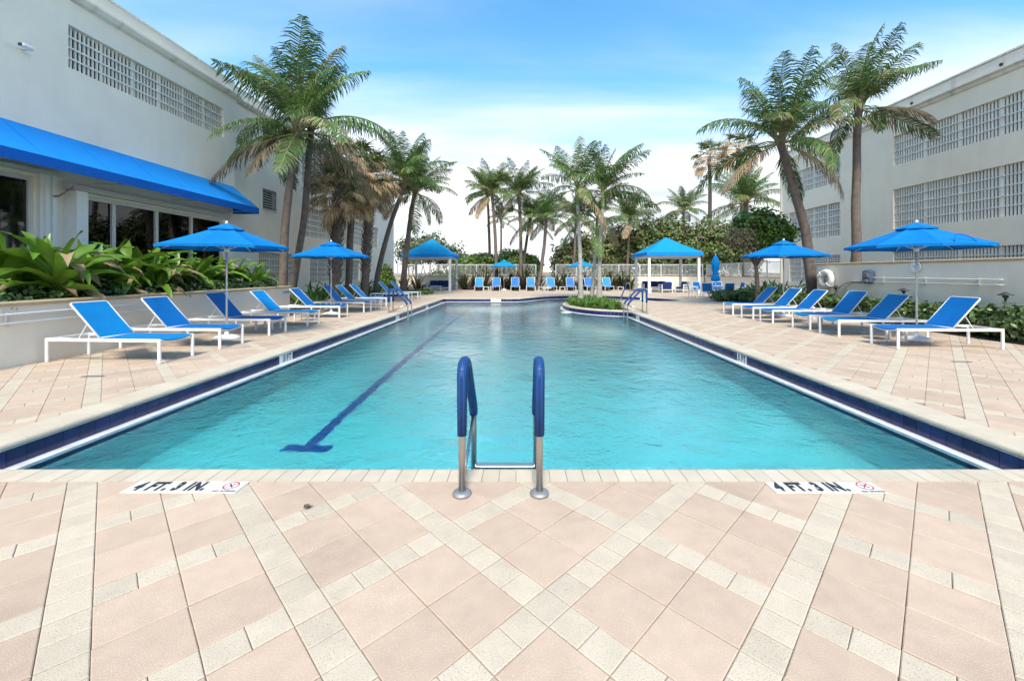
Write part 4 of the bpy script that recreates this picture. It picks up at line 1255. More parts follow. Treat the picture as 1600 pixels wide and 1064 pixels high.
# ------------------------------------------------------------------ umbrellas
def make_umbrella(cmat, name='umbrella'):
    t = thing(name, (0, 0, 0), '', 'umbrella')
    Rr, zr, za = 1.5, 2.07, 2.55
    NB = 8
    def canopy(R0, R1, z0, z1, sag, lift, scal=0.0, seg=5, rows=5):
        mb = MB()
        for side, dz in ((0, 0.0), (1, -.008)):
            for k in range(NB):
                a0, a1 = 2 * math.pi * k / NB + R(22.5) * 0 , 2 * math.pi * (k + 1) / NB
                c0, c1 = Vector((math.cos(a0), math.sin(a0))), Vector((math.cos(a1), math.sin(a1)))
                b = len(mb.v)
                for i in range(rows + 1):
                    tt = i / rows
                    rr = R0 + (R1 - R0) * tt
                    for j in range(seg + 1):
                        u = j / seg
                        q = c0.lerp(c1, u) * rr
                        z = z1 + (z0 - z1) * (tt ** .93) - sag * math.sin(math.pi * u) * math.sin(math.pi * min(tt * .75, 1)) + lift * math.sin(math.pi * u) * tt ** 3
                        if scal and i == rows: z -= scal * abs(math.sin(2 * math.pi * u))
                        mb.v.append((q.x, q.y, z + dz))
                for i in range(rows):
                    for j in range(seg):
                        f = (b + i * (seg + 1) + j, b + (i + 1) * (seg + 1) + j, b + (i + 1) * (seg + 1) + j + 1, b + i * (seg + 1) + j + 1)
                        mb.f.append(f if side == 0 else f[::-1]); mb.m.append(0)
        # hem strip
        for k in range(NB):
            a0, a1 = 2 * math.pi * k / NB, 2 * math.pi * (k + 1) / NB
            c0, c1 = Vector((math.cos(a0), math.sin(a0))) * R1, Vector((math.cos(a1), math.sin(a1))) * R1
            h = .055 if R1 > 1 else .03
            pr = [c0.lerp(c1, j / seg) for j in range(seg + 1)]
            zz = [z0 + lift * math.sin(math.pi * j / seg) for j in range(seg + 1)]
            for j in range(seg):
                mb.poly([(pr[j].x, pr[j].y, zz[j]), (pr[j].x * .997, pr[j].y * .997, zz[j] - h), (pr[j + 1].x * .997, pr[j + 1].y * .997, zz[j + 1] - h), (pr[j + 1].x, pr[j + 1].y, zz[j + 1])])
        return mb
    can = canopy(.18, Rr, zr, za - .03, .045, .012).build('canopy', cmat, t)
    canopy(.015, .42, za - .075, za + .065, .012, .0, .022).build('vent_cap', cmat, can)
    for k in range(NB):
        a = 2 * math.pi * k / NB
        mb = MB()
        mb.tube([(.04 * math.cos(a), .04 * math.sin(a), za - .05), ((Rr - .02) * math.cos(a), (Rr - .02) * math.sin(a), zr - .035)], .011, 6)
        mb.tube([(.05 * math.cos(a), .05 * math.sin(a), 2.02), (.75 * math.cos(a), .75 * math.sin(a), zr + .205)], .009, 6)
        mb.build('rib', M['pole'], t)
    mb = MB(); mb.tube([(0, 0, .10), (0, 0, za + .03)], .024, 14); mb.build('pole', M['pole'], t, True)
    mb = MB(); mb.lathe([(.05, 1.97), (.06, 1.99), (.06, 2.04), (.04, 2.06)], 14); mb.build('hub', M['white_paint'], t, True)
    mb = MB(); mb.lathe([(.02, za + .03), (.035, za + .065), (.03, za + .10), (.008, za + .115)], 14); mb.build('finial', M['white_paint'], t, True)
    mb = MB(); mb.lathe([(.30, 0), (.315, .012), (.31, .035), (.25, .07), (.14, .095), (.05, .105), (.045, .16), (.03, .165)], 30); mb.build('base', M['base_white'], t, True)
    return t
uproto = make_umbrella(M['canvas']); ufirst = True
for (x, y, s, rz, lab) in ((-6.66, 9.38, .86, 12, 'open blue umbrella over the nearest left loungers'), (-6.81, 14.85, .90, 5, 'open blue umbrella farther back on the left, in front of the fan palms'),
                           (8.75, 9.2, .87, 18, 'open blue umbrella over the nearest right loungers'), (9.02, 14.3, .89, 8, 'open blue umbrella farther back on the right, by the curved palm trunk')):
    o = uproto if ufirst else copy_tree(uproto); ufirst = False
    o.location = (x, y, .001); o.rotation_euler = (0, 0, R(rz)); o.scale = (s, s, 1); tag(o, lab, 'umbrella', 'large blue umbrellas beside the pool')
t_ = [o for o in COL.objects if o.get('label', '').startswith('open blue umbrella over the nearest right')][0]
mb = MB(); mb.tube(round_path([(-.62, -1.05, 2.115), (-.40, -.95, 2.29), (-.22, -1.12, 2.22), (-.20, -1.28, 2.06)], .12, 5), .012, 6); mb.build('tie_strap', M['valance'], t_, True)
uf = make_umbrella(M['canvas_sky']); ufirst = True
for (px, lab) in ((787.5, 'small sky blue umbrella in the far row, left of the fence gap'), (908, 'small sky blue umbrella in the far row, behind the planted island')):
    o = uf if ufirst else copy_tree(uf); ufirst = False
    o.location = (P(px, 0, 35.6).x, 35.6, .001); o.rotation_euler = (0, 0, R(22)); o.scale = (.86, .86, .985); tag(o, lab, 'umbrella', 'small umbrellas in the far row')

# ------------------------------------------------------------------ gazebos and their furniture
def gazebo(x0, x1, y0, y1, apex, label):
    cx_, cy_ = (x0 + x1) / 2, (y0 + y1) / 2
    t = thing('gazebo', (cx_, cy_, 0), label, 'gazebo', group='gazebos with sky blue canvas roofs')
    hx, hy = (x1 - x0) / 2, (y1 - y0) / 2
    for sx in (-1, 1):
        for sy in (-1, 1):
            mb = MB(); mb.cbox((sx * (hx - .09), sy * (hy - .09), 1.29), (.18, .18, 2.58), bev=.012); mb.build('post', M['white_paint'], t)
    for (a, b, c, d) in ((-hx, hx, -hy, -hy + .14), (-hx, hx, hy - .14, hy), (-hx, -hx + .14, -hy + .141, hy - .141), (hx - .14, hx, -hy + .141, hy - .141)):
        mb = MB(); mb.box(a, b, c, d, 2.581, 2.74); mb.build('beam', M['white_paint'], t)
    ox, oy = hx + .16, hy + .16
    zE = 2.96
    mb = MB()
    c4 = [(-ox, -oy), (ox, -oy), (ox, oy), (-ox, oy)]
    for k in range(4):
        a, b = Vector((*c4[k], zE)), Vector((*c4[(k + 1) % 4], zE)); ap = Vector((0, 0, apex))
        for i in range(6):
            for j in range(6):
                def q(u, v):
                    p_ = a.lerp(b, u).lerp(ap, v); p_.z -= .10 * math.sin(math.pi * v) * (1 - abs(2 * u - 1) * .6); return p_
                u0, u1, v0, v1 = i / 6, (i + 1) / 6, j / 6, (j + 1) / 6
                if j == 5: mb.poly([q(u0, v0), q(u1, v0), ap])
                else: mb.poly([q(u0, v0), q(u1, v0), q(u1, v1), q(u0, v1)])
    rf = mb.build('roof', M['canvas_sky'], t)
    for k in range(4):
        a, b = c4[k], c4[(k + 1) % 4]
        mb = MB(); mb.poly([(*a, zE), (*a, zE - .24), (*b, zE - .24), (*b, zE)]); mb.build('valance', M['awning'], rf)
gazebo(-9.36, -5.62, 33.0, 36.6, 4.35, 'sky blue canvas gazebo on white posts at the far left')
gazebo(9.15, 12.92, 30.0, 33.6, 4.2, 'sky blue canvas gazebo on white posts at the far right')
def make_sofa(w, seats):
    t = thing('lounge_sofa', (0, 0, 0), '', 'sofa')
    for s in (-1, 1):
        x = s * (w / 2 - .025)
        mb = MB()
        mb.box(x - .025, x + .025, -.40, -.35, 0, .62); mb.box(x - .025, x + .025, .33, .38, 0, .62); mb.box(x - .025, x + .025, -.349, .329, .57, .62)
        for z in (.20, .32, .44): mb.box(x - .015, x + .015, -.349, .329, z, z + .05)
        mb.build('arm_frame', M['alum'], t)
    mb = MB(); mb.box(-w / 2 + .051, w / 2 - .051, -.39, .37, .20, .25); mb.build('seat_frame', M['alum'], t)
    for k in range(seats):
        a = -w / 2 + .06 + (w - .12) * k / seats; b = a + (w - .12) / seats
        mb = MB(); mb.cbox(((a + b) / 2, -.02, .335), (b - a - .01, .72, .165), bev=.04); mb.build('seat_cushion', M['navy_fabric'], t)
        mb = MB(); mb.cbox(((a + b) / 2, .29, .60), (b - a - .01, .16, .42), bev=.05, mat=Matrix.Rotation(R(-8), 3, 'X')); mb.build('back_cushion', M['navy_fabric'], t)
    return t
s3 = make_sofa(2.0, 3); s1 = make_sofa(.82, 1)
used = set()
def place_sofa(pr, x, y, rz, lab):
    o = pr if pr.name not in used else copy_tree(pr)
    used.add(pr.name)
    o.location = (x, y, .001); o.rotation_euler = (0, 0, R(rz)); tag(o, lab, 'sofa' if pr is s3 else 'armchair', 'navy cushioned seats in the gazebos')
place_sofa(s3, -7.1, 36.1, 0, 'navy cushioned sofa along the back of the left gazebo')
place_sofa(s1, -8.35, 34.4, 90, 'navy cushioned armchair in the left gazebo, white slatted arm towards the pool')
place_sofa(s3, 10.6, 33.0, 0, 'navy cushioned sofa along the back of the right gazebo')
place_sofa(s1, 10.75, 31.0, 180, 'navy cushioned armchair in the middle of the right gazebo, back to the pool')
place_sofa(s1, 12.25, 31.6, -60, 'navy cushioned armchair at the right post of the right gazebo')
s1.name = 'lounge_armchair'
for o in list(COL.objects):
    if o.get('category') == 'armchair' and o.name.startswith('lounge_sofa'): o.name = 'lounge_armchair'
for (x, y, lab) in ((-7.2, 34.9, 'low white coffee table in the left gazebo'), (10.3, 31.95, 'low white coffee table in the right gazebo')):
    t = thing('coffee_table', (x, y, .001), lab, 'table', group='coffee tables in the gazebos')
    mb = MB(); mb.cbox((0, 0, .36), (.9, .55, .04), bev=.01); mb.build('top', M['alum'], t)
    for sx in (-1, 1):
        for sy in (-1, 1):
            mb = MB(); mb.cbox((sx * .4, sy * .23, .17), (.045, .045, .34)); mb.build('leg', M['alum'], t)

# dining set with a closed umbrella
DTX, DTY = 11.25, 24.1
t = thing('dining_table', (DTX, DTY, .001), 'round white dining table under the closed umbrella on the right deck', 'table')
mb = MB(); mb.lathe([(.60, .70), (.61, .715), (.60, .735)], 28); mb.build('top', M['alum'], t)
for k in range(4):
    a = R(45 + 90 * k); mb = MB(); mb.tube([(.42 * math.cos(a), .42 * math.sin(a), 0), (.36 * math.cos(a), .36 * math.sin(a), .70)], .025, 8); mb.build('leg', M['alum'], t)
t = thing('closed_umbrella', (DTX, DTY, .001), 'closed deep blue umbrella standing through the dining table', 'umbrella')
mb = MB(); mb.lathe([(.06, .98), (.20, 1.02), (.24, 1.14), (.15, 1.38), (.13, 1.5), (.19, 1.75), (.21, 2.0), (.17, 2.22), (.09, 2.42), (.03, 2.52)], 40, lobes=8, amp=.16); mb.build('furled_canopy', M['canvas'], t, True)
mb = MB(); mb.lathe([(.16, 1.40), (.165, 1.41), (.165, 1.46), (.16, 1.47)], 20); mb.build('strap', M['valance'], t)
mb = MB(); mb.tube([(0, 0, .05), (0, 0, 2.6)], .022, 10); mb.build('pole', M['pole'], t, True)
mb = MB(); mb.lathe([(.26, 0), (.26, .03), (.15, .08), (.04, .09)], 22); mb.build('base', M['base_white'], t, True)
def make_chair():
    """faces local -y, back at +y"""
    t = thing('dining_chair', (0, 0, 0), '', 'chair')
    for s in (-1, 1):
        x = s * .26
        mb = MB(); mb.tube([(x, -.22, 0), (x, -.22, .64)], .017, 7); mb.build('leg', M['alum'], t)
        mb = MB(); mb.tube([(x, .20, 0), (x, .20, .42), (x, .30, .93)], .017, 7); mb.build('leg', M['alum'], t)
        mb = MB(); mb.tube([(x, -.235, .645), (x, .25, .645)], .019, 7); mb.build('armrest', M['alum'], t)
    mb = MB(); mb.tube([(-.26, .30, .93), (.26, .30, .93)], .016, 7); mb.tube([(-.26, -.22, .42), (.26, -.22, .42)], .015, 7); mb.tube([(-.26, .20, .42), (.26, .20, .42)], .015, 7); mb.build('cross_bar', M['alum'], t)
    mb = MB(); mb.cbox((0, -.01, .425), (.50, .42, .012)); mb.build('seat_sling', M['sling'], t)
    mb = MB(); mb.cbox((0, .253, .685), (.50, .012, .46), mat=Matrix.Rotation(R(-11), 3, 'X')); mb.build('back_sling', M['sling_dark'], t)
    return t
cproto = make_chair(); cfirst = True
for (x, y, rz, lab) in ((10.3, 22.95, 145, 'blue sling dining chair nearest the pool, left of the dining table'), (11.25, 22.75, 182, 'blue sling dining chair with its back square to the camera'),
                        (12.45, 23.9, 265, 'blue sling dining chair right of the dining table by the plants'), (10.15, 24.6, 75, 'blue sling dining chair on the far left of the dining table'),
                        (10.9, 25.5, 15, 'blue sling dining chair behind the dining table, to the left'), (11.95, 25.4, -25, 'blue sling dining chair behind the dining table, to the right')):
    o = cproto if cfirst else copy_tree(cproto); cfirst = False
    o.location = (x, y, .001); o.rotation_euler = (0, 0, R(rz)); tag(o, lab, 'chair', 'dining chairs around the round table')

# ------------------------------------------------------------------ vegetation: building blocks
def strip(mb, pts, ws, wd, m=0, tip=True):
    """flat tapered blade along pts with half widths ws across direction wd"""
    b = len(mb.v)
    pts = [p_ - mb.o for p_ in pts]
    for p_, w in zip(pts, ws):
        mb.v.append(tuple(p_ - wd * w)); mb.v.append(tuple(p_ + wd * w))
    for i in range(len(pts) - 1):
        if tip and i == len(pts) - 2:
            mb.v[b + 2 * i + 2] = tuple(pts[-1]); mb.f.append((b + 2 * i, b + 2 * i + 1, b + 2 * i + 2))
        else:
            mb.f.append((b + 2 * i, b + 2 * i + 1, b + 2 * i + 3, b + 2 * i + 2))
        mb.m.append(m)
def feather_frond(seed, elev, L=2.7, bend=75, nleaf=52, lf=.66, dry=.08, hang=1.1, w=.0165, yellow=.08):
    """pinnate palm frond: rib in the local xz plane, leaflets both sides; slots leaf, dry, yellow(rib)"""
    rd = random.Random(seed)
    mb = MB()
    S = 14
    pts, tg = [Vector((0, 0, 0))], []
    side = rd.uniform(-.25, .25)
    for i in range(S):
        t = i / S
        a = R(elev - bend * (t ** 1.35))
        d = Vector((math.cos(a), side * t, math.sin(a))).normalized()
        tg.append(d); pts.append(pts[-1] + d * L / S)
    tg.append(tg[-1])
    mb.tube(pts, [.026 * (1 - .85 * i / S) + .003 for i in range(S + 1)], 4, 2)
    for k in range(nleaf):
        t = .16 + .84 * (k + rd.random() * .5) / nleaf
        f = min(t * S, S - .001); i = int(f); p0 = pts[i].lerp(pts[i + 1], f - i); d = tg[i]
        prof = math.sin(math.pi * min(1, .12 + t * .93)) ** .55
        for s in (-1, 1):
            if rd.random() < .05: continue
            ln = lf * (.30 + .75 * prof) * rd.uniform(.8, 1.12)
            sd_ = Vector((0, 1, 0)) * s
            up = d.cross(sd_) * s
            up = up if up.z > 0 else -up
            d0 = (sd_ * rd.uniform(.75, 1.0) + d * rd.uniform(.45, .75) + up * .22 + Vector((0, 0, -hang * .30))).normalized()
            d1 = (d0 + Vector((rd.gauss(0, .2), rd.gauss(0, .2), -hang * rd.uniform(.5, 1.2)))).normalized()
            d2 = (d1 + Vector((rd.gauss(0, .1), rd.gauss(0, .1), -hang * .6))).normalized()
            q1 = p0 + d0 * ln * .42; q2 = q1 + d1 * ln * .36; q3 = q2 + d2 * ln * .26
            wd = (d - d0 * d.dot(d0)).normalized()
            r_ = rd.random()
            m = 1 if r_ < dry else (2 if r_ < dry + yellow else 0)
            strip(mb, [p0, q1, q2], [w * .7, w, w * .8], wd, m, tip=False)
            strip(mb, [q2, q3], [w * .8, 0], wd, 1 if rd.random() < .07 + dry else m)
    return mb.mesh('frond', [M['leaf'], M['leaf_dry'], M['leaf_yellow']])
def fan_leaf(seed, elev, pet=.7, bl=.62, dead=False, nseg=30):
    rd = random.Random(seed)
    mb = MB()
    a = R(elev)
    d = Vector((math.cos(a), 0, math.sin(a)))
    droop = .25
    end = d * pet + Vector((0, 0, -pet * droop * .5))
    mb.tube([Vector((0, 0, 0)), d * pet * .5, end], [.018, .013, .009], 4, 1 if dead else 0)
    d = (end - Vector((0, 0, 0))).normalized()
    sd_ = Vector((0, 1, 0)); up = d.cross(sd_); up = up if up.z > 0 else -up
    for k in range(nseg):
        th = R(-115 + 230 * (k + rd.random() * .6) / nseg)
        dr = (d * math.cos(th) + sd_ * math.sin(th) * (.55 if dead else 1) + up * (.18 * abs(math.sin(th)))).normalized()
        ln = bl * rd.uniform(.8, 1.1) * (1 - .18 * abs(th) / 2)
        g = rd.uniform(.9, 1.8) if dead else rd.uniform(.25, .8)
        q0 = end; q1 = q0 + dr * ln * .45
        d1 = (dr + Vector((0, 0, -g))).normalized(); q2 = q1 + d1 * ln * .33
        d2 = (d1 + Vector((rd.gauss(0, .15), rd.gauss(0, .15), -g))).normalized(); q3 = q2 + d2 * ln * .25
        wd = dr.cross(up).normalized() if abs(dr.dot(up)) < .95 else sd_
        w = .017 if dead else .020
        strip(mb, [q0, q1, q2, q3], [w * .4, w, w * .75, 0], wd, 1 if dead or rd.random() < .06 else 0)
    return mb.mesh('fan_leaf', [M['fan'], M['straw']])
def strap_leaf(seed, elev, L=1.0, w=.07, bend=70, mats=None, drytip=False, twist=.3):
    """broad lily leaf with a creased middle"""
    rd = random.Random(seed); mb = MB(); S = 7
    p = Vector((0, 0, 0)); rows = []
    tw = rd.uniform(-twist, twist)
    for i in range(S + 1):
        t = i / S
        a = R(elev - bend * t ** 1.5)
        d = Vector((math.cos(a), .25 * tw * t, math.sin(a))).normalized()
        wd = Vector((-.1 * tw, 1, tw * t)).normalized(); up = d.cross(wd); up = up if up.z > 0 else -up
        ww = w * (.55 + 1.3 * t * (1 - t) * 1.5) * (1 - t ** 5) + .002
        wav = .02 * math.sin(i * 2.1 + seed)
        rows.append((p - wd * ww + up * (ww * .45 + wav), p, p + wd * ww + up * (ww * .45 - wav)))
        p = p + d * L / S
    for r_ in rows: mb.v += [tuple(q) for q in r_]
    for i in range(S):
        for j in range(2):
            mb.f.append((i * 3 + j, i * 3 + j + 1, i * 3 + 4 + j, i * 3 + 3 + j)); mb.m.append(1 if drytip and i >= S - 2 else 0)
    return mb.mesh('leaf', mats, True)
def leaf_cloud(mb, blobs, n, size, seed, m=0, m2=None, f2=0.0, shell=.55, lump=.25, aspect=1.7, up=.35, zmin=None):
    """n leaf faces spread through a set of ellipsoids (cx, cy, cz, rx, ry, rz), lumpy outline"""
    rd = random.Random(seed)
    vol = [b[3] * b[4] * b[5] for b in blobs]; tot = sum(vol)
    for b, v in zip(blobs, vol):
        for _ in range(int(n * v / tot)):
            d = Vector((rd.gauss(0, 1), rd.gauss(0, 1), rd.gauss(0, 1))).normalized()
            r_ = shell + (1 - shell) * rd.random() ** .6
            nz = mnoise.noise(Vector((d.x * 2.3 + b[0], d.y * 2.3 + b[1], d.z * 2.3 + seed * .37)))
            if nz < -.22 and rd.random() < .75 and r_ > .7: continue
            r_ *= 1 + lump * 1.6 * nz
            c = Vector((b[0] + d.x * b[3] * r_, b[1] + d.y * b[4] * r_, b[2] + d.z * b[5] * r_))
            if zmin is not None and c.z < zmin: continue
            nrm = (d + Vector((rd.gauss(0, .55), rd.gauss(0, .55), rd.gauss(0, .55) + up))).normalized()
            t = nrm.orthogonal().normalized(); t.rotate(Matrix.Rotation(rd.random() * 6.283, 3, nrm)); u = nrm.cross(t)
            s = size * rd.uniform(.65, 1.3)
            mb.add([c - t * s * aspect * .5, c + u * s * .5 + nrm * s * .1, c + t * s * aspect * .5, c - u * s * .5 + nrm * s * .1], [(0, 1, 2, 3)],
                   m2 if m2 is not None and rd.random() < f2 else m)
def trunk_mesh(base, top, r0, r1, bow=(0, 0, 0), seed=0, ring=.09, mt=None, swell=1.35):
    rd = random.Random(seed)
    base, top, bow = Vector(base), Vector(top), Vector(bow)
    Lh = (top - base).length
    n_ = max(14, int(Lh / ring) * 2)
    mid = base.lerp(top, .5) + bow
    c = mid * 2 - (base + top) * .5
    pts, rs = [], []
    for i in range(n_ + 1):
        t = i / n_
        p_ = base * (1 - t) ** 2 + c * 2 * t * (1 - t) + top * t * t
        p_ += Vector((mnoise.noise(Vector((t * 3, seed, 0))), mnoise.noise(Vector((t * 3, seed, 7))), 0)) * r0 * .35
        r_ = (r0 + (r1 - r0) * min(1, t * 1.3)) * (1 + (swell - 1) * math.exp(-t * Lh / .35)) * (1.0 if i % 2 else 1.055) * (1 + rd.gauss(0, .012))
        pts.append(p_); rs.append(r_)
    mb = MB(base); mb.tube(pts, rs, 14)
    return mb

VERS = [(78, 38), (69, 50), (58, 66), (44, 82), (26, 88), (6, 76), (-22, 52)]
FR = {}
for dk, dv, yv in (('g', .015, .06), ('d', .28, .12), ('x', .92, .05)):
    for i, (e, b) in enumerate(VERS):
        FR[dk, i] = [feather_frond(100 * i + k + ord(dk), e, 2.75, b * (.9 + .2 * k), dry=dv, yellow=yv, hang=.95 + .4 * k + (.3 if dk == 'x' else 0)) for k in range(2)]
FANG = [fan_leaf(500 + i, e) for i, e in enumerate((75, 55, 30, 12, -5, 42))]
FAND = [fan_leaf(600 + i, e, .75, .68, True) for i, e in enumerate((20, 0, -22, -42, -60, -10))]

def coconut(base, top, r0, r1, label, seed, n=24, size=1.0, bow=(0, 0, 0), dry=.22, mt='trunk', group='coconut palms', name='coconut_palm', shaft=False, lean=0, wind=0.0, dead=3):
    rd = random.Random(seed)
    dead = dead // 2
    t = thing(name, base, label, 'palm tree', group=group)
    tm = trunk_mesh((0, 0, 0), Vector(top) - Vector(base), r0, r1, bow, seed)
    tm.build('trunk', M[mt], t, True)
    tp = Vector(top) - Vector(base)
    if shaft:
        mb = MB(); mb.lathe([(r1 * 1.05, -.1), (r1 * 1.25, .1), (r1 * .8, .7), (r1 * .4, .95)], 12, tp); mb.build('crownshaft', M['shaft'], t, True); tp = tp + Vector((0, 0, .75))
    else:
        mb = MB()                                   # leaf bases and fibre at the top of the trunk
        for k in range(9):
            a = k * 2.4; d = Vector((math.cos(a), math.sin(a), 1.2))
            mb.tube([tp + d * r1 * .3 + Vector((0, 0, -.25 + .02 * k)), tp + d * r1 * 1.3 + Vector((0, 0, .05)), tp + d * r1 * 1.9 + Vector((0, 0, .25))], [.05, .06, .025], 5)
        mb.build('leaf_bases', M['boot'], t)
    for k in range(n + dead):
        if k >= n: v = 6
        else:
            u = k / max(1, n - 1); v = min(6, int(u ** 1.45 * 6.3))
        low = v >= 4
        dk = 'x' if k >= n else ('d' if rd.random() < dry * .55 + (.15 if low else 0) else 'g')
        me = FR[dk, v][rd.randrange(2)]
        az = k * 2.39996 + rd.uniform(-.3, .3)
        if wind and rd.random() < abs(wind): az = az * .35 if wind > 0 else math.pi + (az % 6.283 - math.pi) * .35
        s = size * rd.uniform(.82, 1.1) * (.9 if v == 0 else 1)
        put('frond', me, t, tp + Vector((math.cos(az), math.sin(az), 0)) * r1 * .5 + Vector((0, 0, .12 - .03 * v)), (rd.gauss(0, .22), rd.gauss(.06 if v < 2 else 0, .15), az), (s, s * (1 if rd.random() < .5 else -1), s))
    return t
def fan_palm(base, top, r0, r1, label, seed, ng=12, nd=26, size=1.0, boots=True, bow=(0, 0, 0), group='fan palms with dry skirts', sk=1.0):
    rd = random.Random(seed)
    t = thing('fan_palm', base, label, 'palm tree', group=group)
    tp = Vector(top) - Vector(base)
    trunk_mesh((0, 0, 0), tp, r0, r1, bow, seed, swell=1.15).build('trunk', M['trunk'], t, True)
    if boots:
        mb = MB()
        hgt = tp.z
        nb = int(hgt / .045)
        for k in range(nb):
            z = hgt * (.22 + .78 * k / nb); a = k * 2.39996
            c = tp * (z / hgt); d = Vector((math.cos(a), math.sin(a), 0)); u = Vector((-d.y, d.x, 0))
            c = c + d * (r0 * .85); o = d * .10 + Vector((0, 0, .17)); w = .055
            mb.add([c - u * w, c + u * w, c + o + u * w * .5, c + o - u * w * .5, c - u * w - Vector((0, 0, .05)) + d * .03, c + u * w - Vector((0, 0, .05)) + d * .03, c + o + u * w * .5 + d * .045, c + o - u * w * .5 + d * .045],
                   [(4, 5, 6, 7), (0, 3, 2, 1), (0, 4, 7, 3), (1, 2, 6, 5), (3, 7, 6, 2)])
        tag(mb.build('leaf_boots', M['boot'], t), kind='stuff')
    for k in range(ng + nd):
        gr = k < ng
        u = k / ng if gr else (k - ng) / nd
        me = FANG[min(5, int(u * 4.9)) if rd.random() < .8 else 5] if gr else FAND[min(4, int(u * 4.6)) if rd.random() < .85 else 5]
        az = k * 2.39996 + rd.uniform(-.25, .25); s = size * rd.uniform(.85, 1.15)
        put('fan_leaf' if gr else 'dead_fan_leaf', me, t, tp + Vector((math.cos(az) * r1 * .6, math.sin(az) * r1 * .6, (.15 if gr else -.05 - .55 * u * sk))), (rd.gauss(0, .12), rd.gauss(0, .1), az), (s, s, s))
    return t

# ------------------------------------------------------------------ palms (base by depth, crown by pixel)
def base_at(px, Y, z=0.0):
    return Vector(((px - CX) * Y / F, Y, z))
coconut(base_at(441, 15.7, .03), P(466, 206, 15.4), .16, .12, 'tall coconut palm behind the near left umbrella, darker front trunk of the pair', 1, 24, 1.27, (-.15, 0, .1), .2, dead=4)
coconut(base_at(452, 16.9, .03), P(486, 205, 16.6), .14, .11, 'second coconut palm of the left pair, slim trunk leaning right with dry fronds', 2, 13, 1.25, (.12, 0, 0), .5, dead=6)
fan_palm(base_at(521, 19.3, .03), P(531, 292, 19.3), .24, .2, 'stout fan palm with rough leaf bases, nearest of the left fan palms', 3, 14, 30, 1.15)
fan_palm(base_at(543, 20.6, .03), P(553, 262, 20.6), .16, .15, 'smooth reddish fan palm trunk in the middle of the left fan palms', 4, 14, 34, 1.3, False, sk=1.6)
fan_palm(base_at(568, 21.9, .03), P(580, 276, 22), .2, .17, 'fan palm with spiky leaf bases, right one of the left fan palms', 5, 13, 34, 1.25)
coconut(base_at(586, 24.2, .03), P(634, 285, 24.6), .16, .12, 'coconut palm with strongly curved dark trunk beside the left building end', 6, 30, 1.22, (-.35, 0, -.3), .2)
coconut(base_at(629, 28.2, .03), P(648, 302, 28.2), .2, .14, 'coconut palm with straight leaning trunk in front of the left gazebo', 7, 28, 1.22, (-.1, 0, 0), .35)
FYP = 36.9
coconut(base_at(775, FYP, .03), P(768, 303, FYP), .16, .13, 'far palm standing behind the left small umbrella', 8, 28, 1.15, (.15, 0, 0), .3, dead=3)
coconut(base_at(765, 40.5, -.06), P(761, 305, 40.5), .15, .12, 'slim far palm trunk just left of the left small umbrella', 9, 22, 1.05, (.1, 0, 0), .25)
coconut(base_at(783, 46.0, -.06), P(783, 345, 46), .12, .1, 'small low palm crown between the two left far palms', 10, 14, .82, (0, 0, 0), .1, dead=0)
coconut(base_at(813, FYP, .03), P(811, 303, FYP), .16, .13, 'far palm with straight trunk right of the left small umbrella', 11, 30, 1.2, (.1, 0, 0), .25)
coconut(base_at(816, 39.6, -.06), P(828, 345, 39.6), .15, .12, 'far palm leaning right, crown low behind its neighbours', 12, 22, 1.1, (-.12, 0, 0), .55, dead=5)
coconut(base_at(839, 36.3, .03), P(853, 342, 36.6), .17, .13, 'slim dark palm in front of the gap in the far fence', 13, 28, 1.1, (.16, 0, 0), .12, dead=1)
coconut(base_at(893, 39.5, -.06), P(901, 340, 39.5), .15, .12, 'far palm with dry crown just behind the planted island palms', 14, 22, 1.1, (0, 0, 0), .6, dead=4)
coconut(base_at(978, 40.5, -.06), P(984, 345, 40.5), .15, .12, 'far palm with dark green crown right of the planted island', 15, 28, 1.2, (0, 0, 0), .2)
coconut(base_at(1069, 47.0, -.06), P(1068, 330, 47), .16, .13, 'far palm rising behind the right gazebo roof', 16, 26, 1.2, (0, 0, 0), .25)
coconut(base_at(1164, 31.5, -.06), P(1166, 318, 31.5), .2, .16, 'bushy palm with dark drooping fronds behind the small round tree', 17, 26, 1.3, (0, 0, 0), .15)
fan_palm(base_at(1112, 50, -.06), P(1108, 244, 50), .26, .2, 'very tall thin fan palm with brown skirt far behind the right gazebo', 18, 14, 22, 1.7, False, sk=1.6, group='tall thin fan palms')
fan_palm(base_at(1168, 46, -.06), P(1153, 232, 46), .26, .2, 'tall thin fan palm half hidden behind the curved right palm', 19, 12, 26, 1.7, False, sk=2.0, group='tall thin fan palms')
coconut(base_at(1272, 16.5, .03), P(1219, 224, 16.1), .2, .14, 'coconut palm with thick curved trunk behind the far right umbrella', 20, 25, 1.22, (.25, 0, -.1), .2, dead=5)
coconut(base_at(1337, 15.2, 1.55), P(1342, 170, 15.2), .15, .12, 'coconut palm with straight dark trunk rising behind the tall right wall', 21, 22, 1.02, (-.04, 0, 0), .15, wind=.35, dead=2)
mb = trunk_mesh((0, 0, 0), Vector((-.75, .1, 2.4)), .19, .12, (.1, 0, 0), 77)
t = thing('palm_stump', base_at(1284, 17.2, .03), 'dark leaning second trunk beside the curved right palm', 'palm trunk')
mb.build('trunk', M['trunk'], t, True)
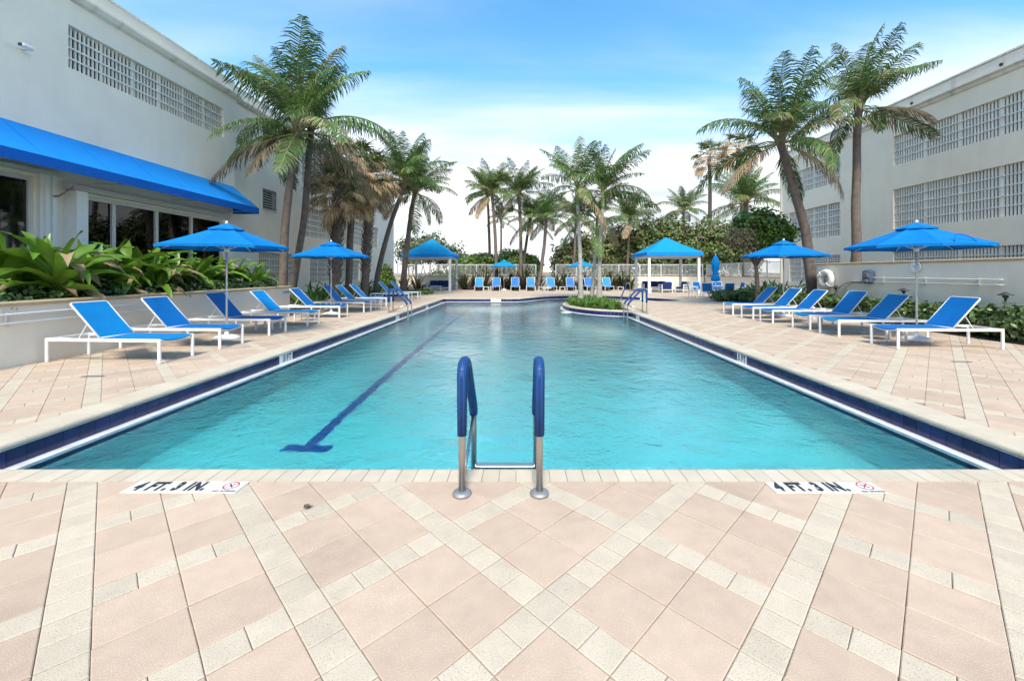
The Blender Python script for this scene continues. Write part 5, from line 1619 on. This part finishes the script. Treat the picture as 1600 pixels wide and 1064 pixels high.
# pale slender palms on the planted island
coconut(base_at(907, 20.7, .1), P(902, 318, 20.9), .125, .085, 'left pale palm on the planted pool island, tallest crown', 22, 18, 1.0, (.05, 0, 0), .45, 'trunk_grey', 'pale palms on the pool island', 'island_palm', True, dead=2)
coconut(base_at(925, 22.0, .1), P(933, 366, 22.0), .10, .075, 'middle pale palm on the planted pool island, lowest crown', 23, 16, .95, (-.03, 0, 0), .4, 'trunk_grey', 'pale palms on the pool island', 'island_palm', True, dead=3)
coconut(base_at(936, 21.0, .1), P(942, 324, 21.0), .13, .085, 'right pale palm on the planted pool island, fronds sweeping right', 24, 18, 1.04, (-.05, 0, 0), .35, 'trunk_grey', 'pale palms on the pool island', 'island_palm', True, wind=.25, dead=2)

# ------------------------------------------------------------------ planted island in the pool
isl = [p_ for p_ in offset(OUT, .30)]
ic = OUT.index(curve[0])
ring = [p_ for p_ in isl[ic:ic + len(curve)] if p_[0] < 4.35 and p_[1] < 23.0]
tag(sheet('island_soil', ring + [(4.3, ring[-1][1])] if ring[-1][0] < 4.3 else ring, [], .012, M['soil']), kind='structure')
tag(sheet('island_deck', [(4.1, 16.2), (4.62, 16.2), (6.4, 21.9), (4.6, 22.5), (4.1, 22.5)], [], -.004, M['coping']), kind='structure')
def tuft(mb, c, n, L, seed, m=0, w=.012, spread=.9):
    rd = random.Random(seed)
    for _ in range(n):
        a = rd.random() * 6.283; e = rd.uniform(.35, 1.35)
        d0 = Vector((math.cos(a) * math.cos(e) * spread, math.sin(a) * math.cos(e) * spread, math.sin(e))).normalized()
        l = L * rd.uniform(.7, 1.2); p0 = Vector(c) + Vector((rd.gauss(0, .03), rd.gauss(0, .03), 0))
        d1 = (d0 + Vector((d0.x * .4, d0.y * .4, -.7))).normalized(); d2 = (d1 + Vector((0, 0, -.9))).normalized()
        q1 = p0 + d0 * l * .5; q2 = q1 + d1 * l * .3; q3 = q2 + d2 * l * .25
        wd = Vector((-math.sin(a), math.cos(a), 0))
        strip(mb, [p0, q1, q2, q3], [w, w, w * .8, 0], wd, m)
random.seed(31)
t = thing('island_grass', (3.0, 20.0, .012), 'strappy green border grass filling the pool island under the pale palms', 'plant')
k = 0; mb = MB(t.location)
while k < 260:
    x, y = random.uniform(2.1, 4.3), random.uniform(16.8, 22.4)
    if not inside((x, y), ring): continue
    tuft(mb, (x, y, .012), 18, .42, k, w=.014); k += 1
tag(mb.build('blades', M['grass'], t), kind='stuff')

# ------------------------------------------------------------------ left planter: big lilies over a low hedge
LILY = [strap_leaf(i, e, L, w, b, [M['lily'], M['leaf_dry']], dt) for i, (e, L, w, b, dt) in enumerate((
    (84, .85, .07, 30, 0), (72, 1.0, .09, 70, 0), (60, 1.1, .10, 95, 0), (46, 1.1, .10, 110, 0), (32, 1.0, .09, 105, 0), (18, .9, .085, 80, 1), (64, 1.15, .085, 135, 1)))]
def big_lily(x, y, z, s, seed, label, stalk=.2, n=17, lean=(0, 0)):
    rd = random.Random(seed)
    t = thing('giant_lily', (x, y, z), label, 'plant', group='giant lilies in the left planter')
    top = Vector((lean[0], lean[1], stalk))
    mb = MB(); mb.tube([(0, 0, -.02), top * .5, top + Vector((0, 0, .12))], [.085 * s, .075 * s, .06 * s], 9); mb.build('stalk', M['lily'], t, True)
    for k in range(n):
        u = k / (n - 1); i = min(5, int(u * 5.9))
        if rd.random() < .18: i = 6
        az = k * 2.39996 + rd.uniform(-.3, .3); q = s * rd.uniform(.85, 1.12)
        put('leaf', LILY[i], t, top + Vector((math.cos(az) * .03, math.sin(az) * .03, .10 - .12 * u)), (rd.gauss(0, .3), rd.gauss(0, .16), az), (q, q, q))
spots = [(45, 7.35, 9.3, 1.15, .25), (0, 7.0, 9.35, 1.1, .3), (88, 7.9, 8.65, 1.0, .35), (128, 8.75, 9.25, 1.05, .2), (168, 9.4, 9.2, 1.1, .15), (215, 10.05, 9.2, 1.15, .2),
         (243, 10.3, 8.75, .8, .15), (268, 11.1, 9.25, 1.0, .2), (300, 11.9, 9.2, .95, .2), (335, 12.8, 9.3, .9, .2), (365, 13.6, 9.3, .85, .2), (395, 13.8, 8.8, .7, .15)]
labs = ['giant lily clump near the sliding door, second from the left edge', 'giant lily clump cut by the left edge of the picture', 'giant lily on a bare pale stalk close to the planter wall', 'giant lily in front of the white shutter box',
        'giant lily under the first dark window pane', 'tall giant lily between the first and second window mullions', 'small giant lily drooping over the hedge above the second left lounger', 'giant lily below the third dark window pane',
        'giant lily behind the near left umbrella canopy', 'giant lily behind the near left umbrella pole', 'giant lily right of the near left umbrella pole', 'smallest giant lily, last before the palm trunks']
for i, ((px, _, X, s, st), lab) in enumerate(zip(spots, labs)):
    y = F * X / (CX - px)
    big_lily(-X, y, .84, s * 1.24, 40 + i, lab, st, 24, (.10, -.05) if i == 2 else (0, 0))
t = thing('planter_hedge', (-8.75, 9, .84), 'low dark small-leaved hedge along the top of the left planter wall', 'hedge')
mb = MB(t.location)
leaf_cloud(mb, [(-8.6 + .06 * math.sin(k * 1.7), 4.2 + k * .48, 1.02, .42, .42, .27 + .05 * math.sin(k * 2.3)) for k in range(21)], 15000, .055, 3, shell=.35, aspect=1.6)
tag(mb.build('foliage', M['hedge'], t), kind='stuff')
# leafy shrubs behind the lilies
t = thing('backing_shrub', (-10.3, 10.5, .84), 'dark leafy shrubs between the giant lilies and the windows', 'shrub')
mb = MB(t.location)
leaf_cloud(mb, [(-10.3, 6.5 + k * .8, 1.15, .6, .55, .45) for k in range(10)], 5000, .10, 5, shell=.3)
tag(mb.build('foliage', M['hedge'], t), kind='stuff')

# ------------------------------------------------------------------ right hedge and beds
t = thing('right_hedge', (10.75, 11, .03), 'glossy green hedge along the foot of the tall right wall', 'hedge')
mb = MB(t.location)
leaf_cloud(mb, [(10.78 + .05 * math.sin(k * 2.1), 5.2 + k * .47, .36, .40, .42, .42 + .06 * math.sin(k * 1.9)) for k in range(23)], 15000, .085, 6, 0, None, 0, .4, .3, 1.5, zmin=.03)
tag(mb.build('foliage', M['hedge2'], t), kind='stuff')
LD = [strap_leaf(70 + i, e, L, w, b, [M['lily_dark'], M['leaf_dry']], dt) for i, (e, L, w, b, dt) in enumerate(((80, .9, .05, 30, 0), (66, 1.0, .055, 60, 0), (50, 1.0, .055, 85, 0), (34, .95, .05, 85, 0), (60, 1.0, .05, 105, 0)))]
def bed_lily(x, y, s, seed, label, group, z=.03, n=15):
    rd = random.Random(seed)
    t = thing('bed_lily', (x, y, z), label, 'plant', group=group)
    for k in range(n):
        az = k * 2.39996 + rd.uniform(-.4, .4); q = s * rd.uniform(.8, 1.15); i = min(4, int(k / n * 4.9))
        put('leaf', LD[i], t, (rd.gauss(0, .05), rd.gauss(0, .05), 0), (rd.gauss(0, .12), rd.gauss(0, .1), az), (q, q, q))
random.seed(52)
gl = 'dark green lilies in the left palm bed'; gr = 'dark green lilies in the right bed'
for k in range(16):
    y = 15.1 + k * .78; x = -8.75 + .32 * math.sin(k * 2.2) - (.0 if k % 2 else .7)
    bed_lily(x, y, random.uniform(.95, 1.3), 200 + k, 'dark green strappy lily at the foot of the left palms', gl)
for k in range(20):
    y = 16.6 + (k // 2) * .62 + .2 * (k % 2); x = 11.0 + .75 * (k % 2) + .3 * math.sin(k * 1.3) + .05 * k
    bed_lily(x, y, random.uniform(.95, 1.35), 300 + k, 'dark green strappy lily in the bed beyond the tall right wall', gr)
def bush(name, blobs, n, size, seed, mats, label, cat='bush', f2=0.0, stems=5, group=None, shell=.45, lump=.3, aspect=1.4, zmin=-.05):
    bx = sum(b[0] for b in blobs) / len(blobs); by = sum(b[1] for b in blobs) / len(blobs)
    t = thing(name, (bx, by, -.05), label, cat, group=group)
    mb = MB(t.location); leaf_cloud(mb, blobs, n, size, seed, 0, 1 if len(mats) > 1 else None, f2, shell, lump, aspect, zmin=zmin)
    tag(mb.build('foliage', [M[m_] for m_ in mats], t), kind='stuff')
    rd = random.Random(seed); mb = MB(t.location)
    for b in blobs:
        for k in range(stems):
            e = Vector((b[0] + rd.uniform(-.7, .7) * b[3], b[1] + rd.uniform(-.5, .5) * b[4], b[2] + rd.uniform(-.2, .7) * b[5]))
            s0 = Vector((b[0] + rd.uniform(-.3, .3) * b[3], b[1], -.05))
            mb.tube(arc(s0, s0.lerp(e, .5) + Vector((rd.uniform(-.3, .3), 0, .3)), e, 5), [.05, .045, .04, .03, .02, .012], 5)
    tag(mb.build('branches', M['branch'], t), kind='stuff')
    return t
# ground cover by the right deck edge
bush('bed_shrub', [(10.75 + .12 * k, 16.2 + k * .75, .3, .45, .5, .34) for k in range(8)], 6000, .09, 9, ['hedge2'], 'low glossy shrubs edging the right bed beside the farthest right lounger', 'shrub', stems=1)
bush('bed_shrub', [(10.55, 21.9, .3, .6, .6, .32), (11.4, 22.2, .3, .5, .4, .3)], 2000, .08, 10, ['hedge2'], 'low round shrubs in front of the dining set on the right', 'shrub', stems=1)
bush('conical_shrub', [(P(604, 0, 29).x, 29, .7, .75, .7, .8), (P(604, 0, 29).x, 29, 1.5, .45, .45, .6)], 3500, .10, 12, ['bush'], 'bright green upright shrub at the end of the left building', 'shrub', stems=2)
# small round tree in the right bed
bt = base_at(1185, 18.2, .03)
t = thing('round_tree', bt, 'small dense round tree with bare brown left side in the right bed', 'tree')
mb = MB(); 
mb.tube(arc((0, 0, 0), (-.05, 0, 1.0), (-.12, 0, 2.0), 8), [.12, .11, .10, .095, .09, .085, .08, .075, .07], 9)
rd = random.Random(5)
for k in range(16):
    a = rd.random() * 6.28; e = Vector((-.12 + math.cos(a) * rd.uniform(.5, 1.3), math.sin(a) * rd.uniform(.4, 1.0), rd.uniform(2.3, 3.6)))
    mb.tube(arc((-.12, 0, 1.75), (-.1 + .4 * math.cos(a), .4 * math.sin(a), 2.4), e, 5), [.05, .042, .034, .026, .018, .01], 6)
mb.build('trunk', M['branch'], t, True)
c0 = P(1187, 362, 18.2) - bt
mb = MB(); leaf_cloud(mb, [(c0.x + .15, 0, c0.z + .1, 1.0, .95, .85), (c0.x + .75, .1, c0.z - .1, .85, .8, .65), (c0.x - .35, -.1, c0.z + .2, .85, .8, .7)], 7500, .105, 21, shell=.35, lump=.35, aspect=1.8)
tag(mb.build('crown', M['tree_leaf'], t), kind='stuff')
mb = MB(); leaf_cloud(mb, [(c0.x - .85, -.25, c0.z - .3, .72, .6, .52)], 3200, .045, 22, shell=.2, lump=.35, aspect=2.6)
tag(mb.build('bare_twigs', M['twig'], t), kind='stuff')

# ------------------------------------------------------------------ bushes and trees beyond the fence
def wb(px, py, Y, rx, ry, rz):
    q = P(px, py, Y); return (q.x, Y, q.z, rx, ry, rz)
bush('sea_grape_bush', [wb(755, 412, 41, 2.6, 1.6, 1.0), wb(800, 410, 41, 2.3, 1.6, 1.15), wb(828, 415, 41, 1.2, 1.3, 1.0), wb(730, 416, 41, 1.8, 1.5, .8)] + [wb(p_, 440, 40.6, 1.6, 1.0, 1.1) for p_ in (690, 715, 740, 765, 790, 815)], 22000, .21, 31, ['bush', 'grape'], 'bright green rounded hedge bush behind the far left fence', f2=.15, stems=4)
bush('grey_shrub_tree', [wb(700, 400, 43, 1.7, 1.4, 1.4), wb(675, 388, 43, 1.8, 1.4, 1.6), wb(645, 392, 43, 1.8, 1.4, 1.6), wb(722, 414, 43, 1.2, 1.0, .9)], 8000, .19, 32, ['greyleaf', 'grape'], 'greyish open shrub rising behind the left gazebo roof', f2=.35, stems=7, shell=.3, lump=.45)
bush('sea_grape_tree', [wb(885, 402, 41.5, 1.5, 1.3, 1.5), wb(905, 392, 41.5, 1.6, 1.4, 1.8), wb(880, 415, 41.5, 1.3, 1.2, .8)] + [wb(p_, 440, 40.6, 1.3, 1.0, 1.1) for p_ in (882, 905)], 9500, .22, 33, ['grape', 'grape_dry'], 'open brownish sea grape tree left of the planted island palms', 'tree', f2=.25, stems=9, shell=.3, lump=.5, aspect=1.15, group='sea grape trees beyond the far fence')
bush('sea_grape_tree', [wb(945, 392, 42, 1.9, 1.5, 2.0), wb(975, 385, 42, 1.9, 1.5, 2.2), wb(960, 412, 42, 2.2, 1.3, 1.0)] + [wb(p_, 438, 40.8, 1.6, 1.0, 1.2) for p_ in (930, 955, 980)], 14000, .22, 34, ['grape', 'grape_dry'], 'sea grape tree directly behind the planted island palms', 'tree', f2=.22, stems=8, shell=.3, lump=.45, aspect=1.15, group='sea grape trees beyond the far fence')
bush('sea_grape_tree', [wb(1015, 378, 41, 2.0, 1.6, 2.4), wb(1050, 376, 41, 2.0, 1.6, 2.4), wb(1030, 405, 41, 2.6, 1.4, 1.5)] + [wb(p_, 436, 40.4, 1.8, 1.0, 1.2) for p_ in (1005, 1035, 1065)], 16000, .23, 35, ['grape', 'grape_dry'], 'tall sea grape tree behind the right gazebo', 'tree', f2=.13, stems=7, shell=.3, lump=.4, aspect=1.15, group='sea grape trees beyond the far fence')
bush('sea_grape_tree', [wb(1085, 385, 40, 1.8, 1.6, 2.0), wb(1115, 378, 40, 2.0, 1.6, 2.4), wb(1140, 388, 40, 1.8, 1.6, 2.2), wb(1100, 408, 40, 2.6, 1.5, 1.2), wb(1165, 395, 40, 1.8, 1.5, 2.0)], 15000, .23, 36, ['grape', 'grape_dry'], 'broad sea grape tree right of the right gazebo', 'tree', f2=.12, stems=6, shell=.3, lump=.4, aspect=1.15, group='sea grape trees beyond the far fence')
# spiky plants along the foot of the far wall
def spiky(x, y, L, n, seed, label, mats, name, group=None, w=.035, z=.03):
    rd = random.Random(seed)
    t = thing(name, (x, y, z), label, 'plant', group=group)
    mb = MB()
    for k in range(n):
        a = rd.random() * 6.283; e = rd.uniform(.35, 1.45)
        d0 = Vector((math.cos(a) * math.cos(e), math.sin(a) * math.cos(e), math.sin(e))); l = L * rd.uniform(.75, 1.2)
        d1 = (d0 + Vector((0, 0, -.25))).normalized(); d2 = (d1 + Vector((0, 0, -.45))).normalized()
        p0 = Vector((rd.gauss(0, .06), rd.gauss(0, .06), 0)); q1 = p0 + d0 * l * .5; q2 = q1 + d1 * l * .3; q3 = q2 + d2 * l * .25
        strip(mb, [p0, q1, q2, q3], [w * .8, w, w * .7, 0], Vector((-math.sin(a), math.cos(a), 0)), 0 if rd.random() < .7 else 1)
    tag(mb.build('leaf_rosette', [M[m_] for m_ in mats], t), kind='stuff')
sp = [(725, 1.2, 'spiky plant right beside the left gazebo post'), (742, 1.0, 'spiky plant behind the leftmost far lounger'), (757, 1.75, 'large arching spiky plant left of the left small umbrella'), (783, 1.1, 'spiky plant behind the left small umbrella pole'),
      (800, 1.3, 'spiky plant right of the left small umbrella pole'), (820, 1.8, 'large arching spiky plant left of the slim dark palm'), (842, 1.1, 'spiky plant at the foot of the slim dark palm'), (868, 1.3, 'spiky plant right of the slim dark palm'),
      (884, 1.35, 'spiky plant in the far bed, left of the island palms'), (912, 1.3, 'spiky plant behind the right small umbrella pole'), (940, 1.35, 'spiky plant just left of the rightmost far lounger'), (955, 1.5, 'spiky plant behind the rightmost far lounger'),
      (972, 1.3, 'spiky plant by the grab rail'), (984, 1.2, 'spiky plant left of the right gazebo post')]
for i, (px, L_, lab) in enumerate(sp):
    spiky(P(px, 0, 36.9).x, 36.9, L_ * 1.3, 110, 400 + i, lab, ['cycad', 'brom'], 'spiky_plant', 'spiky plants along the far wall')
for i, (px, Y, L_, lab) in enumerate(((632, 29.2, 1.25, 'reddish bromeliad clump, left of two before the left gazebo'), (652, 29.6, 1.35, 'reddish bromeliad clump, right of two before the left gazebo'))):
    spiky(P(px, 0, Y).x, Y, L_, 90, 450 + i, lab, ['brom', 'leaf_dry'], 'bromeliad_clump', 'reddish bromeliads before the left gazebo', .04)
bush('ground_cover', [(-7.6, 27.2, .1, .8, .6, .28), (-7.0, 28.3, .1, .9, .6, .28), (-6.9, 29.6, .1, .7, .6, .25)], 2500, .07, 61, ['bush'], 'low bright ground cover edging the bed by the left gazebo', 'shrub', stems=1)
